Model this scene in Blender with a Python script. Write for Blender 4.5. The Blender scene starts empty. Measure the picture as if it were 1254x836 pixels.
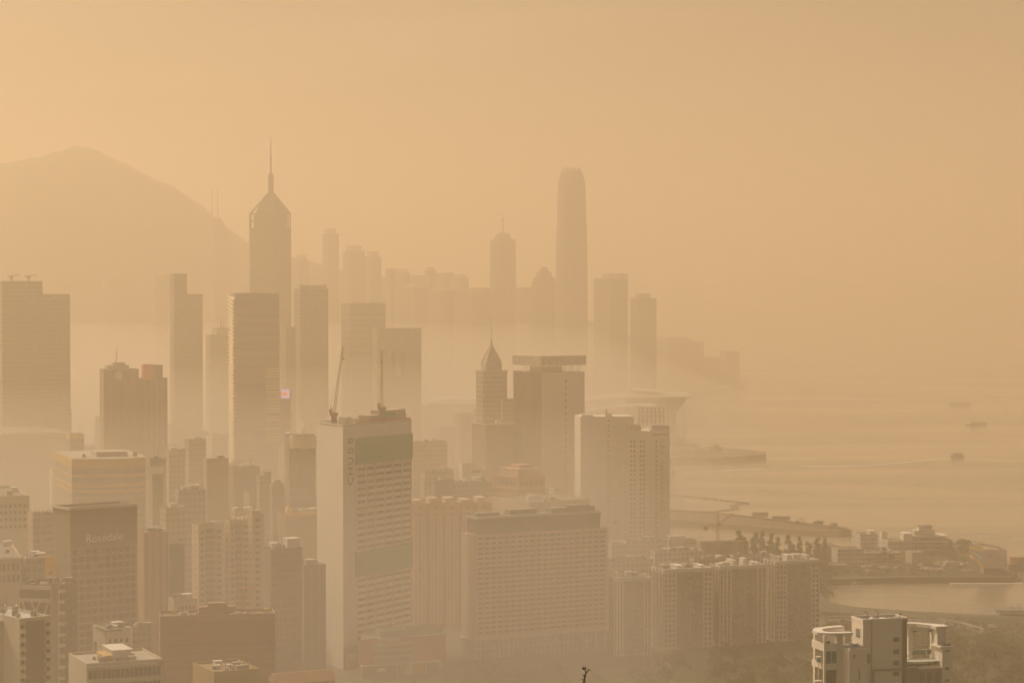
import bpy, math, random
from mathutils import Vector, Matrix

# ------------------------------------------------------------------ camera, sky, sun, exposure
S = bpy.context.scene
COL = S.collection
F, CX, CY, HZ, EYE = 2850.0, 627.0, 418.0, 352.0, 200.0
PITCH = math.atan((CY - HZ) / F)
CP, SP = math.cos(PITCH), math.sin(PITCH)
cam = bpy.data.objects.new('camera', bpy.data.cameras.new('camera'))
COL.objects.link(cam)
cam.location = (0, 0, EYE)
cam.rotation_euler = (math.pi / 2 - PITCH, 0, 0)
cam.data.sensor_width = 36.0
cam.data.lens = 36.0 * F / 1254.0
cam.data.clip_start = 0.5
cam.data.clip_end = 60000
S.camera = cam

SUN_EL, SUN_AZ = math.radians(48), math.radians(52)      # azimuth measured to the left of the view
world = bpy.data.worlds.new('World')
S.world = world
world.use_nodes = True
wn = world.node_tree
bgn = next(n for n in wn.nodes if n.type == 'BACKGROUND')
sky = wn.nodes.new('ShaderNodeTexSky')
sky.sky_type = 'NISHITA'
sky.sun_disc = False
sky.sun_elevation = SUN_EL
sky.sun_rotation = -SUN_AZ
sky.altitude = 0
sky.air_density = 1.6
sky.dust_density = 9.0
sky.ozone_density = 0.0
# thin uneven cloud veils in the sky
tcw = wn.nodes.new('ShaderNodeTexCoord'); mpw = wn.nodes.new('ShaderNodeMapping'); mpw.inputs['Scale'].default_value = (1.6, 1.6, 11.0)
wn.links.new(tcw.outputs['Generated'], mpw.inputs[0])
nzw = wn.nodes.new('ShaderNodeTexNoise'); nzw.inputs['Scale'].default_value = 2.6; nzw.inputs['Detail'].default_value = 4; nzw.inputs['Distortion'].default_value = .6
wn.links.new(mpw.outputs[0], nzw.inputs['Vector'])
mrw = wn.nodes.new('ShaderNodeMapRange'); wn.links.new(nzw.outputs['Fac'], mrw.inputs[0])
mrw.inputs[1].default_value = .3; mrw.inputs[2].default_value = .7; mrw.inputs[3].default_value = .3; mrw.inputs[4].default_value = 1.55
vmw = wn.nodes.new('ShaderNodeVectorMath'); vmw.operation = 'SCALE'
wn.links.new(sky.outputs['Color'], vmw.inputs[0]); wn.links.new(mrw.outputs[0], vmw.inputs['Scale'])
wn.links.new(vmw.outputs[0], bgn.inputs['Color'])
bgn.inputs['Strength'].default_value = 0.05
sd = bpy.data.lights.new('sun', 'SUN')
sd.energy = 3.0
sd.angle = math.radians(0.6)
sd.color = (1.0, 0.815, 0.57)
sun = bpy.data.objects.new('sun', sd)
COL.objects.link(sun)
TO_SUN = Vector((-math.sin(SUN_AZ) * math.cos(SUN_EL), math.cos(SUN_AZ) * math.cos(SUN_EL), math.sin(SUN_EL)))
sun.rotation_euler = TO_SUN.to_track_quat('Z', 'Y').to_euler()
S.view_settings.view_transform = 'Standard'
S.view_settings.look = 'None'
S.view_settings.exposure = 0.26
S.view_settings.gamma = 1.0
S.view_settings.use_curve_mapping = False
S.cycles.volume_bounces = 12
S.cycles.max_bounces = 14
S.cycles.use_denoising = True
HAZE_DENSITY = 0.00047
MIST_TOP, MIST_DENSITY = 104.0, 0.00085
HAZE_COLOR = (1.0, 0.842, 0.64)
HAZE_G = 0.48

rnd = random.Random(11)

# ------------------------------------------------------------------ helpers
def P(px, py, d):
    """world point seen at photo pixel (px, py), d metres ahead of the camera"""
    u = (px - CX) / F; v = (CY - py) / F
    k = d / (CP + v * SP)
    return Vector((u * k, d, EYE + k * (v * CP - SP)))

def ux(px, py=500):
    v = (CY - py) / F
    return (px - CX) / F / (CP + v * SP)

def W(px, d):
    return (ux(px, HZ + F * 196 / max(d, 600)) * d, d)

class MB:
    """collects shapes that become ONE mesh object"""
    def __init__(s):
        s.v = []; s.f = []
    def add(s, vs, fs, M=None):
        n = len(s.v)
        s.v += [tuple(M @ Vector(p)) if M is not None else tuple(p) for p in vs]
        s.f += [tuple(i + n for i in f) for f in fs]
        return s
    def box(s, x0, x1, y0, y1, z0, z1, M=None):
        return s.add([(x0, y0, z0), (x1, y0, z0), (x1, y1, z0), (x0, y1, z0), (x0, y0, z1), (x1, y0, z1), (x1, y1, z1), (x0, y1, z1)],
                     [(0, 3, 2, 1), (4, 5, 6, 7), (0, 1, 5, 4), (1, 2, 6, 5), (2, 3, 7, 6), (3, 0, 4, 7)], M)
    def prism(s, poly, z0, z1, poly2=None, M=None):
        n = len(poly); q = poly2 or poly
        fs = [tuple(range(n - 1, -1, -1)), tuple(range(n, 2 * n))] + [(i, (i + 1) % n, n + (i + 1) % n, n + i) for i in range(n)]
        return s.add([(x, y, z0) for x, y in poly] + [(x, y, z1) for x, y in q], fs, M)
    def cyl(s, x, y, r, z0, z1, n=12, r2=None, M=None):
        r2 = r if r2 is None else r2
        c = [(math.cos(2 * math.pi * i / n), math.sin(2 * math.pi * i / n)) for i in range(n)]
        return s.prism([(x + r * a, y + r * b) for a, b in c], z0, z1, [(x + r2 * a, y + r2 * b) for a, b in c], M)
    def beam(s, p, q, t, t2=None):
        p = Vector(p); q = Vector(q); d = (q - p)
        if d.length < 1e-6: return s
        d.normalize(); up = Vector((0, 0, 1)) if abs(d.z) < .9 else Vector((1, 0, 0))
        a = d.cross(up).normalized(); b = a.cross(d).normalized(); t2 = t if t2 is None else t2
        vs = [c + a * (i * w) + b * (j * w) for c, w in ((p, t / 2), (q, t2 / 2)) for i, j in ((-1, -1), (1, -1), (1, 1), (-1, 1))]
        return s.add(vs, [(0, 3, 2, 1), (4, 5, 6, 7), (0, 1, 5, 4), (1, 2, 6, 5), (2, 3, 7, 6), (3, 0, 4, 7)])
    def build(s, name, m, parent=None, smooth=False):
        me = bpy.data.meshes.new(name)
        me.from_pydata(s.v, [], s.f)
        me.materials.append(m)
        if smooth:
            me.polygons.foreach_set('use_smooth', [True] * len(me.polygons))
        me.update()
        o = bpy.data.objects.new(name, me)
        COL.objects.link(o)
        if parent is not None: o.parent = parent
        return o

def tag(o, label=None, cat=None, group=None, kind=None):
    if label: o['label'] = label
    if cat: o['category'] = cat
    if group: o['group'] = group
    if kind: o['kind'] = kind
    return o

def thing(name, label, cat, loc=(0, 0, 0), rz=0.0, group=None):
    o = bpy.data.objects.new(name, None)
    COL.objects.link(o)
    o.location = loc; o.rotation_euler = (0, 0, rz)
    o.empty_display_size = 1
    return tag(o, label, cat, group)

def dup(root, loc, rz=0.0, sc=1.0, label=None):
    r = root.copy(); COL.objects.link(r)
    r.location = loc; r.rotation_euler = (0, 0, rz); r.scale = (sc, sc, sc) if not isinstance(sc, tuple) else sc
    if label: r['label'] = label
    for ch in list(root.children):
        c = ch.copy(); COL.objects.link(c); c.parent = r
        for g in list(ch.children):
            e = g.copy(); COL.objects.link(e); e.parent = c
    return r

# ------------------------------------------------------------------ materials
def new_mat(name):
    m = bpy.data.materials.new(name); m.use_nodes = True
    return m, m.node_tree, m.node_tree.nodes['Principled BSDF']

def mth(nt, op, a, b=None):
    n = nt.nodes.new('ShaderNodeMath'); n.operation = op
    for i, x in enumerate((a, b)):
        if x is None: continue
        if isinstance(x, (int, float)): n.inputs[i].default_value = x
        else: nt.links.new(x, n.inputs[i])
    return n.outputs[0]

def mixc(nt, fac, a, b):
    n = nt.nodes.new('ShaderNodeMix'); n.data_type = 'RGBA'
    if isinstance(fac, (int, float)): n.inputs[0].default_value = fac
    else: nt.links.new(fac, n.inputs[0])
    for i, x in ((6, a), (7, b)):
        if isinstance(x, tuple): n.inputs[i].default_value = (*x[:3], 1)
        else: nt.links.new(x, n.inputs[i])
    return n.outputs[2]

def weathered(nt, col, amt=.25, scale=.08, streak=True):
    """dirt and rain streaks, fixed to the object"""
    tc = nt.nodes.new('ShaderNodeTexCoord')
    mp = nt.nodes.new('ShaderNodeMapping'); nt.links.new(tc.outputs['Object'], mp.inputs[0])
    mp.inputs['Scale'].default_value = (1, 1, .12 if streak else 1)
    ns = nt.nodes.new('ShaderNodeTexNoise'); ns.inputs['Scale'].default_value = scale * 6; ns.inputs['Detail'].default_value = 5
    nt.links.new(mp.outputs[0], ns.inputs['Vector'])
    n2 = nt.nodes.new('ShaderNodeTexNoise'); n2.inputs['Scale'].default_value = scale; n2.inputs['Detail'].default_value = 3
    nt.links.new(tc.outputs['Object'], n2.inputs['Vector'])
    f = mth(nt, 'MULTIPLY', mth(nt, 'ADD', ns.outputs['Fac'], n2.outputs['Fac']), .5)
    mr = nt.nodes.new('ShaderNodeMapRange'); nt.links.new(f, mr.inputs[0])
    mr.inputs[1].default_value = .35; mr.inputs[2].default_value = .65; mr.inputs[3].default_value = amt; mr.inputs[4].default_value = 0
    dark = tuple(c * .55 for c in col) if isinstance(col, tuple) else None
    return mixc(nt, mr.outputs[0], col, dark if dark else (.12, .1, .08))

_MC = {}
def haze_washed(c, k=.94, o=.045):
    """colour lifted and warmed: washed-out hazy contrast put into the paint"""
    return tuple(x * k + o * w for x, w in zip(c, (1, .93, .84)))
def paint(c, rough=.75, amt=.3, metal=0.0):
    k = ('p', c, rough, amt, metal)
    if k in _MC: return _MC[k]
    m, nt, b = new_mat('paint')
    nt.links.new(weathered(nt, haze_washed(c), amt), b.inputs['Base Color'])
    b.inputs['Roughness'].default_value = rough; b.inputs['Metallic'].default_value = metal
    _MC[k] = m
    return m

def facade(wall, glass, fl=3.6, bay=3.4, fz=.45, fx=.7, amt=.3, rough=.35, vary=.5):
    """wall with a grid of window panes on it, in the building's own coordinates"""
    k = ('f', wall, glass, fl, bay, fz, fx, amt, rough, vary)
    if k in _MC: return _MC[k]
    m, nt, b = new_mat('facade')
    wall, glass = haze_washed(wall), haze_washed(glass, .9, .05)
    tc = nt.nodes.new('ShaderNodeTexCoord')
    sp = nt.nodes.new('ShaderNodeSeparateXYZ'); nt.links.new(tc.outputs['Object'], sp.inputs[0])
    zz = mth(nt, 'DIVIDE', sp.outputs[2], fl)
    uu = mth(nt, 'DIVIDE', mth(nt, 'ADD', mth(nt, 'ADD', sp.outputs[0], sp.outputs[1]), .37), bay)
    inz = mth(nt, 'LESS_THAN', mth(nt, 'ABSOLUTE', mth(nt, 'SUBTRACT', mth(nt, 'FRACT', zz), .5)), fz / 2)
    inu = mth(nt, 'LESS_THAN', mth(nt, 'ABSOLUTE', mth(nt, 'SUBTRACT', mth(nt, 'FRACT', uu), .5)), fx / 2)
    ge = nt.nodes.new('ShaderNodeNewGeometry')
    sn = nt.nodes.new('ShaderNodeSeparateXYZ'); nt.links.new(ge.outputs['True Normal'], sn.inputs[0])
    side = mth(nt, 'LESS_THAN', mth(nt, 'ABSOLUTE', sn.outputs[2]), .5)
    mask = mth(nt, 'MULTIPLY', mth(nt, 'MULTIPLY', inz, inu), side)
    cb = nt.nodes.new('ShaderNodeCombineXYZ')
    nt.links.new(mth(nt, 'FLOOR', uu), cb.inputs[0]); nt.links.new(mth(nt, 'FLOOR', zz), cb.inputs[1])
    wn_ = nt.nodes.new('ShaderNodeTexWhiteNoise'); wn_.noise_dimensions = '2D'; nt.links.new(cb.outputs[0], wn_.inputs['Vector'])
    g2 = tuple(min(1, c * 1.9 + .05) for c in glass)
    gl = mixc(nt, mth(nt, 'MULTIPLY', mth(nt, 'POWER', wn_.outputs['Value'], 3.0), vary), glass, g2)
    nt.links.new(mixc(nt, mask, weathered(nt, wall, amt), gl), b.inputs['Base Color'])
    mr = nt.nodes.new('ShaderNodeMapRange'); nt.links.new(mask, mr.inputs[0]); mr.inputs[3].default_value = .8; mr.inputs[4].default_value = rough
    nt.links.new(mr.outputs[0], b.inputs['Roughness'])
    _MC[k] = m
    return m

WHITE, CREAM, TAN, PINK = (.72, .68, .62), (.55, .48, .38), (.46, .36, .26), (.50, .37, .30)
BRICK, BROWN, GREY, LGREY = (.36, .19, .13), (.24, .17, .125), (.36, .34, .31), (.48, .46, .43)
OCHRE, DARK, DGL, GREEN = (.58, .34, .09), (.12, .105, .095), (.085, .085, .08), (.17, .27, .18)
GLASS = (.05, .052, .05)
def glass_mat(c=GLASS, rough=.3):
    k = ('g', c, rough)
    if k in _MC: return _MC[k]
    m, nt, b = new_mat('glass_pane')
    oi = nt.nodes.new('ShaderNodeObjectInfo')
    nt.links.new(mixc(nt, mth(nt, 'MULTIPLY', mth(nt, 'POWER', oi.outputs['Random'], 3.0), .6), c, tuple(min(1, x * 2.2 + .08) for x in c)), b.inputs['Base Color'])
    b.inputs['Roughness'].default_value = rough
    _MC[k] = m
    return m
WINDOW = glass_mat()
ROOF = paint((.17, .155, .135), .9, .5)
ROOFG = paint((.14, .17, .14), .9, .5)
METAL = paint((.28, .27, .26), .5, .3, .6)
RUST = paint((.42, .20, .08), .7, .35)
PALE = paint(WHITE); CONC = paint((.40, .37, .33), .9, .45)

# ------------------------------------------------------------------ buildings
GROUND = 4.0
def terrain(x, d):
    return max(GROUND, 178.0 - .196 * d) if d > 60 else 166.0 + (60 - d) * .3

class Bld:
    """a building standing at its nearest corner; local x runs along the face to the right, y along the face to the left"""
    def __init__(s, name, label, cat, pl, pc, pr, top, d, a=33, zb=None, group=None, l=None):
        a = math.radians(a)
        C = P(pc, top, d)
        ca, sa = math.cos(a), math.sin(a)
        ur, ul = ux(pr, top), ux(pl, top)
        s.w = (ur * C.y - C.x) / (ca - ur * sa) if pr > pc else (pr - pc)
        s.l = (C.x - ul * C.y) / (sa + ul * ca) if l is None else l
        s.zb = terrain(C.x, d) if zb is None else zb
        s.h = C.z - s.zb
        s.a = a
        s.o = thing(name, label, cat, (C.x, C.y, s.zb), a, group)
        s.n = 0; s.rest = {}
        s.R = (0, 0, 0.0); s.L = (0, s.l, -math.pi / 2)
        s.wm = {}
        s.roof = None
    def z_at(s, py, lx=0, ly=0):
        """local height of photo row py at a local spot"""
        wy = s.o.location.y + lx * math.sin(s.a) + ly * math.cos(s.a)
        return P(CX, py, wy).z - s.zb
    def frame(s, face):
        ox, oy, an = face
        return Matrix.Translation((ox, oy, 0)) @ Matrix.Rotation(an, 4, 'Z')
    def fbox(s, mb, face, u0, u1, z0, z1, p0, p1):
        mb.box(u0, u1, -p1, -p0, z0, z1, s.frame(face)); return mb
    def part(s, name, mb, m, smooth=False):
        return mb.build(name, m, s.o, smooth)
    def on_roof(s, name, mb, m):
        return mb.build(name, m, s.roof or s.o)
    def body(s, m, roofm=None, h=None, par=1.1, inset=.35):
        h = s.h if h is None else h
        w, l = s.w, s.l
        s.part('wall', MB().box(0, w, 0, l, -8, h - par), m)
        r = MB()
        for x0, x1, y0, y1 in ((0, w, 0, inset), (0, w, l - inset, l), (0, inset, inset, l - inset), (w - inset, w, inset, l - inset)):
            r.box(x0, x1, y0, y1, h - par, h)
        s.part('parapet', r, m)
        s.roof = s.part('roof', MB().box(inset, w - inset, inset, l - inset, h - par, h - par + .12), roofm or ROOF)
        s.top = h - par + .12
        return s
    def room(s, fx0, fx1, fy0, fy1, hh, m=None, name='plant_room', z=None):
        z = s.top if z is None else z
        s.on_roof(name, MB().box(fx0 * s.w, fx1 * s.w, fy0 * s.l, fy1 * s.l, z, z + hh).box(fx0 * s.w - .15, fx1 * s.w + .15, fy0 * s.l - .15, fy1 * s.l + .15, z + hh, z + hh + .25), m or CONC)
        return s
    def clutter(s, n=4, big=1.0):
        z = s.top
        for _ in range(n):
            x = rnd.uniform(.12, .85) * s.w; y = rnd.uniform(.12, .85) * s.l; q = rnd.random()
            if q < .35:
                e = rnd.uniform(1.2, 3.0) * big
                s.on_roof('water_tank', MB().box(x, x + e * 1.5, y, y + e, z + .4, z + .4 + e * .8).box(x + .2, x + e * 1.5 - .2, y + .2, y + e - .2, z, z + .4), rnd.choice((PALE, CONC, METAL)))
            elif q < .6:
                r = rnd.uniform(.8, 1.6) * big
                s.on_roof('cooling_unit', MB().cyl(x, y, r, z, z + r * 1.6, 10).cyl(x, y, r * .7, z + r * 1.6, z + r * 1.9, 10), METAL)
            elif q < .8:
                s.on_roof('antenna', MB().beam((x, y, z), (x, y, z + rnd.uniform(4, 9) * big), .3, .12), METAL)
            else:
                e = rnd.uniform(2, 5) * big
                s.on_roof('plant_room', MB().box(x, x + e, y, y + e * .8, z, z + e * .6).box(x - .2, x + e + .2, y - .2, y + e * .8 + .2, z + e * .6, z + e * .6 + .25), rnd.choice((PALE, CONC)))
        return s
    def wins(s, face, u0, u1, z0, z1, cols, rows, fw=.6, fh=.5, m=None, proud=.06, drop=0.0):
        """rows x cols windows; the first hundred of a building are parts of their own, further ones one part"""
        m = m or WINDOW
        cw, rh = (u1 - u0) / cols, (z1 - z0) / rows
        ww, wh = cw * fw, rh * fh
        key = (round(ww, 3), round(wh, 3), m.name)
        M = s.frame(face)
        for r in range(rows - 1, -1, -1):
            for c in range(cols):
                if drop and rnd.random() < drop: continue
                x = u0 + (c + .5) * cw - ww / 2; z = z0 + (r + .5) * rh - wh / 2
                if s.n < 100:
                    if key not in s.wm:
                        o = MB().box(0, ww, -proud, 0, 0, wh).build('window', m, s.o); s.wm[key] = o
                    else:
                        o = s.wm[key].copy(); COL.objects.link(o); o.parent = s.o
                    o.location = M @ Vector((x, 0, z)); o.rotation_euler = (0, 0, face[2]); s.n += 1
                else:
                    s.rest.setdefault(m.name, (m, MB()))[1].box(x, x + ww, -proud, 0, z, z + wh, M)
        return s
    def done(s):
        for m, mb in s.rest.values():
            tag(mb.build('window_rows', m, s.o), kind='stuff')
        return s.o

def text_mesh(body, size, m, parent, M, depth=.15, spacing=1.0, name='sign_lettering', bold=0.0):
    cu = bpy.data.curves.new('lettering', 'FONT')
    cu.body = body; cu.size = size; cu.extrude = depth; cu.space_character = spacing; cu.offset = bold
    cu.align_x = 'CENTER'; cu.align_y = 'CENTER'
    t = bpy.data.objects.new('lettering', cu); COL.objects.link(t)
    bpy.context.view_layer.update()
    me = bpy.data.meshes.new_from_object(t.evaluated_get(bpy.context.evaluated_depsgraph_get()))
    bpy.data.objects.remove(t); bpy.data.curves.remove(cu)
    me.transform(M)
    me.materials.clear(); me.materials.append(m)
    o = bpy.data.objects.new(name, me); COL.objects.link(o); o.parent = parent
    return o
def upright(face, u, z, out, M=None, roll=0.0):
    """matrix that stands text on a wall face"""
    ox, oy, an = face
    return Matrix.Translation((ox, oy, 0)) @ Matrix.Rotation(an, 4, 'Z') @ Matrix.Translation((u, -out, z)) @ Matrix.Rotation(math.pi / 2, 4, 'X') @ Matrix.Rotation(roll, 4, 'Z')

# ------------------------------------------------------------------ setting: sea, land, hills, air
m_sea, nt, b = new_mat('sea_water')
b.inputs['Base Color'].default_value = (.22, .20, .16, 1); b.inputs['Roughness'].default_value = .16
b.inputs['IOR'].default_value = 1.45
tc = nt.nodes.new('ShaderNodeTexCoord')
mp = nt.nodes.new('ShaderNodeMapping'); mp.inputs['Scale'].default_value = (.35, 1.0, 1); nt.links.new(tc.outputs['Object'], mp.inputs[0])
n1 = nt.nodes.new('ShaderNodeTexNoise'); n1.inputs['Scale'].default_value = .10; n1.inputs['Detail'].default_value = 6; nt.links.new(mp.outputs[0], n1.inputs['Vector'])
n2 = nt.nodes.new('ShaderNodeTexNoise'); n2.inputs['Scale'].default_value = .0045; n2.inputs['Detail'].default_value = 4; n2.inputs['Distortion'].default_value = 1.2; nt.links.new(mp.outputs[0], n2.inputs['Vector'])
mr = nt.nodes.new('ShaderNodeMapRange'); nt.links.new(n2.outputs['Fac'], mr.inputs[0]); mr.inputs[1].default_value = .35; mr.inputs[2].default_value = .65; mr.inputs[3].default_value = .04; mr.inputs[4].default_value = .30
nt.links.new(mr.outputs[0], b.inputs['Roughness'])
bp = nt.nodes.new('ShaderNodeBump'); bp.inputs['Strength'].default_value = .4; bp.inputs['Distance'].default_value = .5
n3 = nt.nodes.new('ShaderNodeTexNoise'); n3.inputs['Scale'].default_value = .028; n3.inputs['Detail'].default_value = 3; nt.links.new(mp.outputs[0], n3.inputs['Vector'])
b3 = nt.nodes.new('ShaderNodeBump'); b3.inputs['Strength'].default_value = .35; b3.inputs['Distance'].default_value = 1.6; nt.links.new(n3.outputs['Fac'], b3.inputs['Height']); nt.links.new(b3.outputs[0], bp.inputs['Normal'])
nt.links.new(n1.outputs['Fac'], bp.inputs['Height']); nt.links.new(bp.outputs[0], b.inputs['Normal'])
tag(MB().add([(-8900, -450, 0), (8900, -450, 0), (8900, 13900, 0), (-8900, 13900, 0)], [(0, 1, 2, 3)]).build('sea', m_sea), kind='structure')

m_gr, nt, b = new_mat('city_ground')
tc = nt.nodes.new('ShaderNodeTexCoord')
n1 = nt.nodes.new('ShaderNodeTexNoise'); n1.inputs['Scale'].default_value = .03; n1.inputs['Detail'].default_value = 8; nt.links.new(tc.outputs['Object'], n1.inputs['Vector'])
nt.links.new(mixc(nt, n1.outputs['Fac'], (.045, .05, .035), (.12, .115, .085)), b.inputs['Base Color']); b.inputs['Roughness'].default_value = .9
land = [W(-1200, 860), W(1500, 860), W(1450, 1385), W(1254, 1385), W(1130, 1405), W(1050, 1425), W(1012, 1450), W(1003, 1500), W(1003, 1560),
        W(1100, 1572), W(1240, 1575), W(1246, 1600), W(1180, 1700), W(1110, 1760), W(1040, 1755), W(1000, 1725), W(950, 1715), W(870, 1735), W(822, 1765), W(817, 1900), W(816, 2300),
        W(822, 2800), W(838, 3050), W(842, 3400), W(838, 3900), W(855, 4300), W(905, 4650), W(908, 4820), W(800, 5000), W(-1400, 5200)]
tag(MB().prism(land, -.6, GROUND).build('city_ground', m_gr), kind='structure')
m_lawn, nt, b = new_mat('park_grass')
tc = nt.nodes.new('ShaderNodeTexCoord')
n1 = nt.nodes.new('ShaderNodeTexNoise'); n1.inputs['Scale'].default_value = .06; n1.inputs['Detail'].default_value = 8; nt.links.new(tc.outputs['Object'], n1.inputs['Vector'])
nt.links.new(mixc(nt, n1.outputs['Fac'], (.018, .026, .010), (.05, .055, .022)), b.inputs['Base Color']); b.inputs['Roughness'].default_value = 1
for poly in ([W(556, 900), W(1420, 900), W(1390, 1380), W(1254, 1380), W(1205, 1383), W(1130, 1386), W(1050, 1396), W(1012, 1400), W(1005, 1330), W(745, 1215), W(556, 1165)],
             [W(826, 1585), W(1000, 1576), W(1100, 1578), W(1236, 1580), W(1240, 1600), W(1176, 1694), W(1110, 1752), W(1040, 1748), W(1000, 1718), W(950, 1708), W(870, 1728), W(826, 1755)]):
    tag(MB().add([(x, y, GROUND + .006) for x, y in poly], [tuple(range(len(poly)))]).build('park_lawn', m_lawn), kind='structure')
# the near hillside the camera stands on
m_hs, nt, b = new_mat('hillside_scrub')
tc = nt.nodes.new('ShaderNodeTexCoord')
n1 = nt.nodes.new('ShaderNodeTexNoise'); n1.inputs['Scale'].default_value = .09; n1.inputs['Detail'].default_value = 9; nt.links.new(tc.outputs['Object'], n1.inputs['Vector'])
nt.links.new(mixc(nt, n1.outputs['Fac'], (.035, .045, .018), (.11, .11, .045)), b.inputs['Base Color']); b.inputs['Roughness'].default_value = 1
hs = MB(); xs = [-700 + 50 * i for i in range(29)]; ys = [-430 + 40 * i for i in range(35)]
hs.add([(x, y, (terrain(x, y) if y < 888 else 4 - (y - 888) * .3) + (2.5 * math.sin(x * .031 + y * .017) if 30 < y < 860 else 0)) for y in ys for x in xs],
       [(j * 29 + i, j * 29 + i + 1, j * 29 + i + 30, j * 29 + i + 29) for j in range(34) for i in range(28)])
tag(hs.build('hillside', m_hs, smooth=True), kind='structure')

m_hill, nt, b = new_mat('wooded_hill')
tc = nt.nodes.new('ShaderNodeTexCoord')
n1 = nt.nodes.new('ShaderNodeTexNoise'); n1.inputs['Scale'].default_value = .02; n1.inputs['Detail'].default_value = 9; nt.links.new(tc.outputs['Object'], n1.inputs['Vector'])
nt.links.new(mixc(nt, n1.outputs['Fac'], (.03, .042, .02), (.09, .10, .05)), b.inputs['Base Color']); b.inputs['Roughness'].default_value = 1
def hill(name, prof, d0, near, far, seed, amp=6):
    r = random.Random(seed)
    px0, px1 = prof[0][0], prof[-1][0]
    nx, ny = 150, 40
    ph = [(r.uniform(.002, .03), r.uniform(0, 6.3), r.uniform(.002, .02)) for _ in range(9)]
    vs = []
    for j in range(ny):
        y = d0 - near + (near + far) * j / (ny - 1)
        s = (y - d0) / (near if y < d0 else far)
        fall = math.exp(-3.2 * s * s) - .04
        for i in range(nx):
            px = px0 + (px1 - px0) * i / (nx - 1)
            for (a, ya), (c, yc) in zip(prof, prof[1:]):
                if a <= px <= c: py = ya + (yc - ya) * (px - a) / (c - a); break
            x = ux(px) * d0; z = P(px, py, d0).z
            w = sum(math.sin(x * f + p + y * g) for f, p, g in ph) / 9
            vs.append((x + (y - d0) * .12, y, max(-.4, z * fall * (1 + .22 * w * abs(s)) + w * amp * 1.6 + r.uniform(-2.5, 3.5))))
    MBh = MB().add(vs, [(j * nx + i, j * nx + i + 1, (j + 1) * nx + i + 1, (j + 1) * nx + i) for j in range(ny - 1) for i in range(nx - 1)])
    return tag(MBh.build(name, m_hill, smooth=True), kind='structure')
hill('peak_hill', [(-500, 260), (-300, 225), (-120, 205), (-40, 195), (0, 189), (40, 181), (75, 172), (97, 165), (125, 177), (160, 195), (200, 215), (230, 238), (255, 261), (275, 277), (300, 291), (340, 303),
     (380, 314), (430, 328), (480, 335), (540, 342), (600, 352), (700, 385), (800, 420)], 4750, 850, 1500, 3, 5)
hill('distant_island', [(820, 353), (870, 347), (910, 337), (945, 330), (975, 332), (1010, 339), (1060, 345), (1120, 343), (1180, 347), (1270, 351)], 10500, 900, 1500, 5, 4)

m_hz = bpy.data.materials.new('haze_air'); m_hz.use_nodes = True
nt = m_hz.node_tree; nt.nodes.clear()
o_ = nt.nodes.new('ShaderNodeOutputMaterial'); v_ = nt.nodes.new('ShaderNodeVolumePrincipled')
v_.inputs['Color'].default_value = (*HAZE_COLOR, 1); v_.inputs['Density'].default_value = HAZE_DENSITY; v_.inputs['Anisotropy'].default_value = HAZE_G
nt.links.new(v_.outputs[0], o_.inputs['Volume'])
tag(MB().box(-9000, 9000, -500, 14000, -1.6, 660).build('haze', m_hz), kind='stuff', label='golden smog hanging over the whole harbour city')

# mist pooled low between the towers
def sstep(a, b, x):
    q = max(0, min(1, (x - a) / (b - a))); return q * q * (3 - 2 * q)
gx, gy = 60, 60; vs = []
for j in range(gy):
    y = 420 + 4730 * (j / (gy - 1)) ** 1.4
    for i in range(gx):
        px = -520 + 1620 * i / (gx - 1); x = ux(px) * y
        f = sstep(430, 900, y) * (1 - sstep(4100, 5150, y)) * (1 - sstep(690, 960, px)) * sstep(-520, -150, px)
        vs.append((x, y, -1.1 + max(88, min(140, MIST_TOP + (y - 900) / 75)) * f))
n_ = len(vs); vs += [(x, y, -1.2) for x, y, z in vs]
ix = lambda j, i: j * gx + i
fs = [(ix(j, i), ix(j, i + 1), ix(j + 1, i + 1), ix(j + 1, i)) for j in range(gy - 1) for i in range(gx - 1)]
fs += [tuple(n_ + q for q in reversed(f)) for f in fs]
for i in range(gx - 1): fs += [(ix(0, i), n_ + ix(0, i), n_ + ix(0, i + 1), ix(0, i + 1)), (ix(gy - 1, i), ix(gy - 1, i + 1), n_ + ix(gy - 1, i + 1), n_ + ix(gy - 1, i))]
for j in range(gy - 1): fs += [(ix(j, 0), ix(j + 1, 0), n_ + ix(j + 1, 0), n_ + ix(j, 0)), (ix(j, gx - 1), n_ + ix(j, gx - 1), n_ + ix(j + 1, gx - 1), ix(j + 1, gx - 1))]
m_ms = bpy.data.materials.new('mist_air'); m_ms.use_nodes = True
nt = m_ms.node_tree; nt.nodes.clear()
o_ = nt.nodes.new('ShaderNodeOutputMaterial'); v_ = nt.nodes.new('ShaderNodeVolumePrincipled')
v_.inputs['Color'].default_value = (1.0, .95, .93, 1); v_.inputs['Density'].default_value = MIST_DENSITY; v_.inputs['Anisotropy'].default_value = 0.1
nt.links.new(v_.outputs[0], o_.inputs['Volume'])
tag(MB().add(vs, fs).build('low_mist', m_ms, smooth=True), kind='stuff', label='pale low mist pooled between the towers near the ground')

# ------------------------------------------------------------------ far skyline
def tower_simple(name, label, cat, pl, pr, top, d, m, a=30, split=.35, **k):
    pc = pl + (pr - pl) * split
    return Bld(name, label, cat, pl, pc, pr, top, d, a, **k).body(m)

DIST = facade(DARK, DGL, 4, 4, .5, .8)
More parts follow.
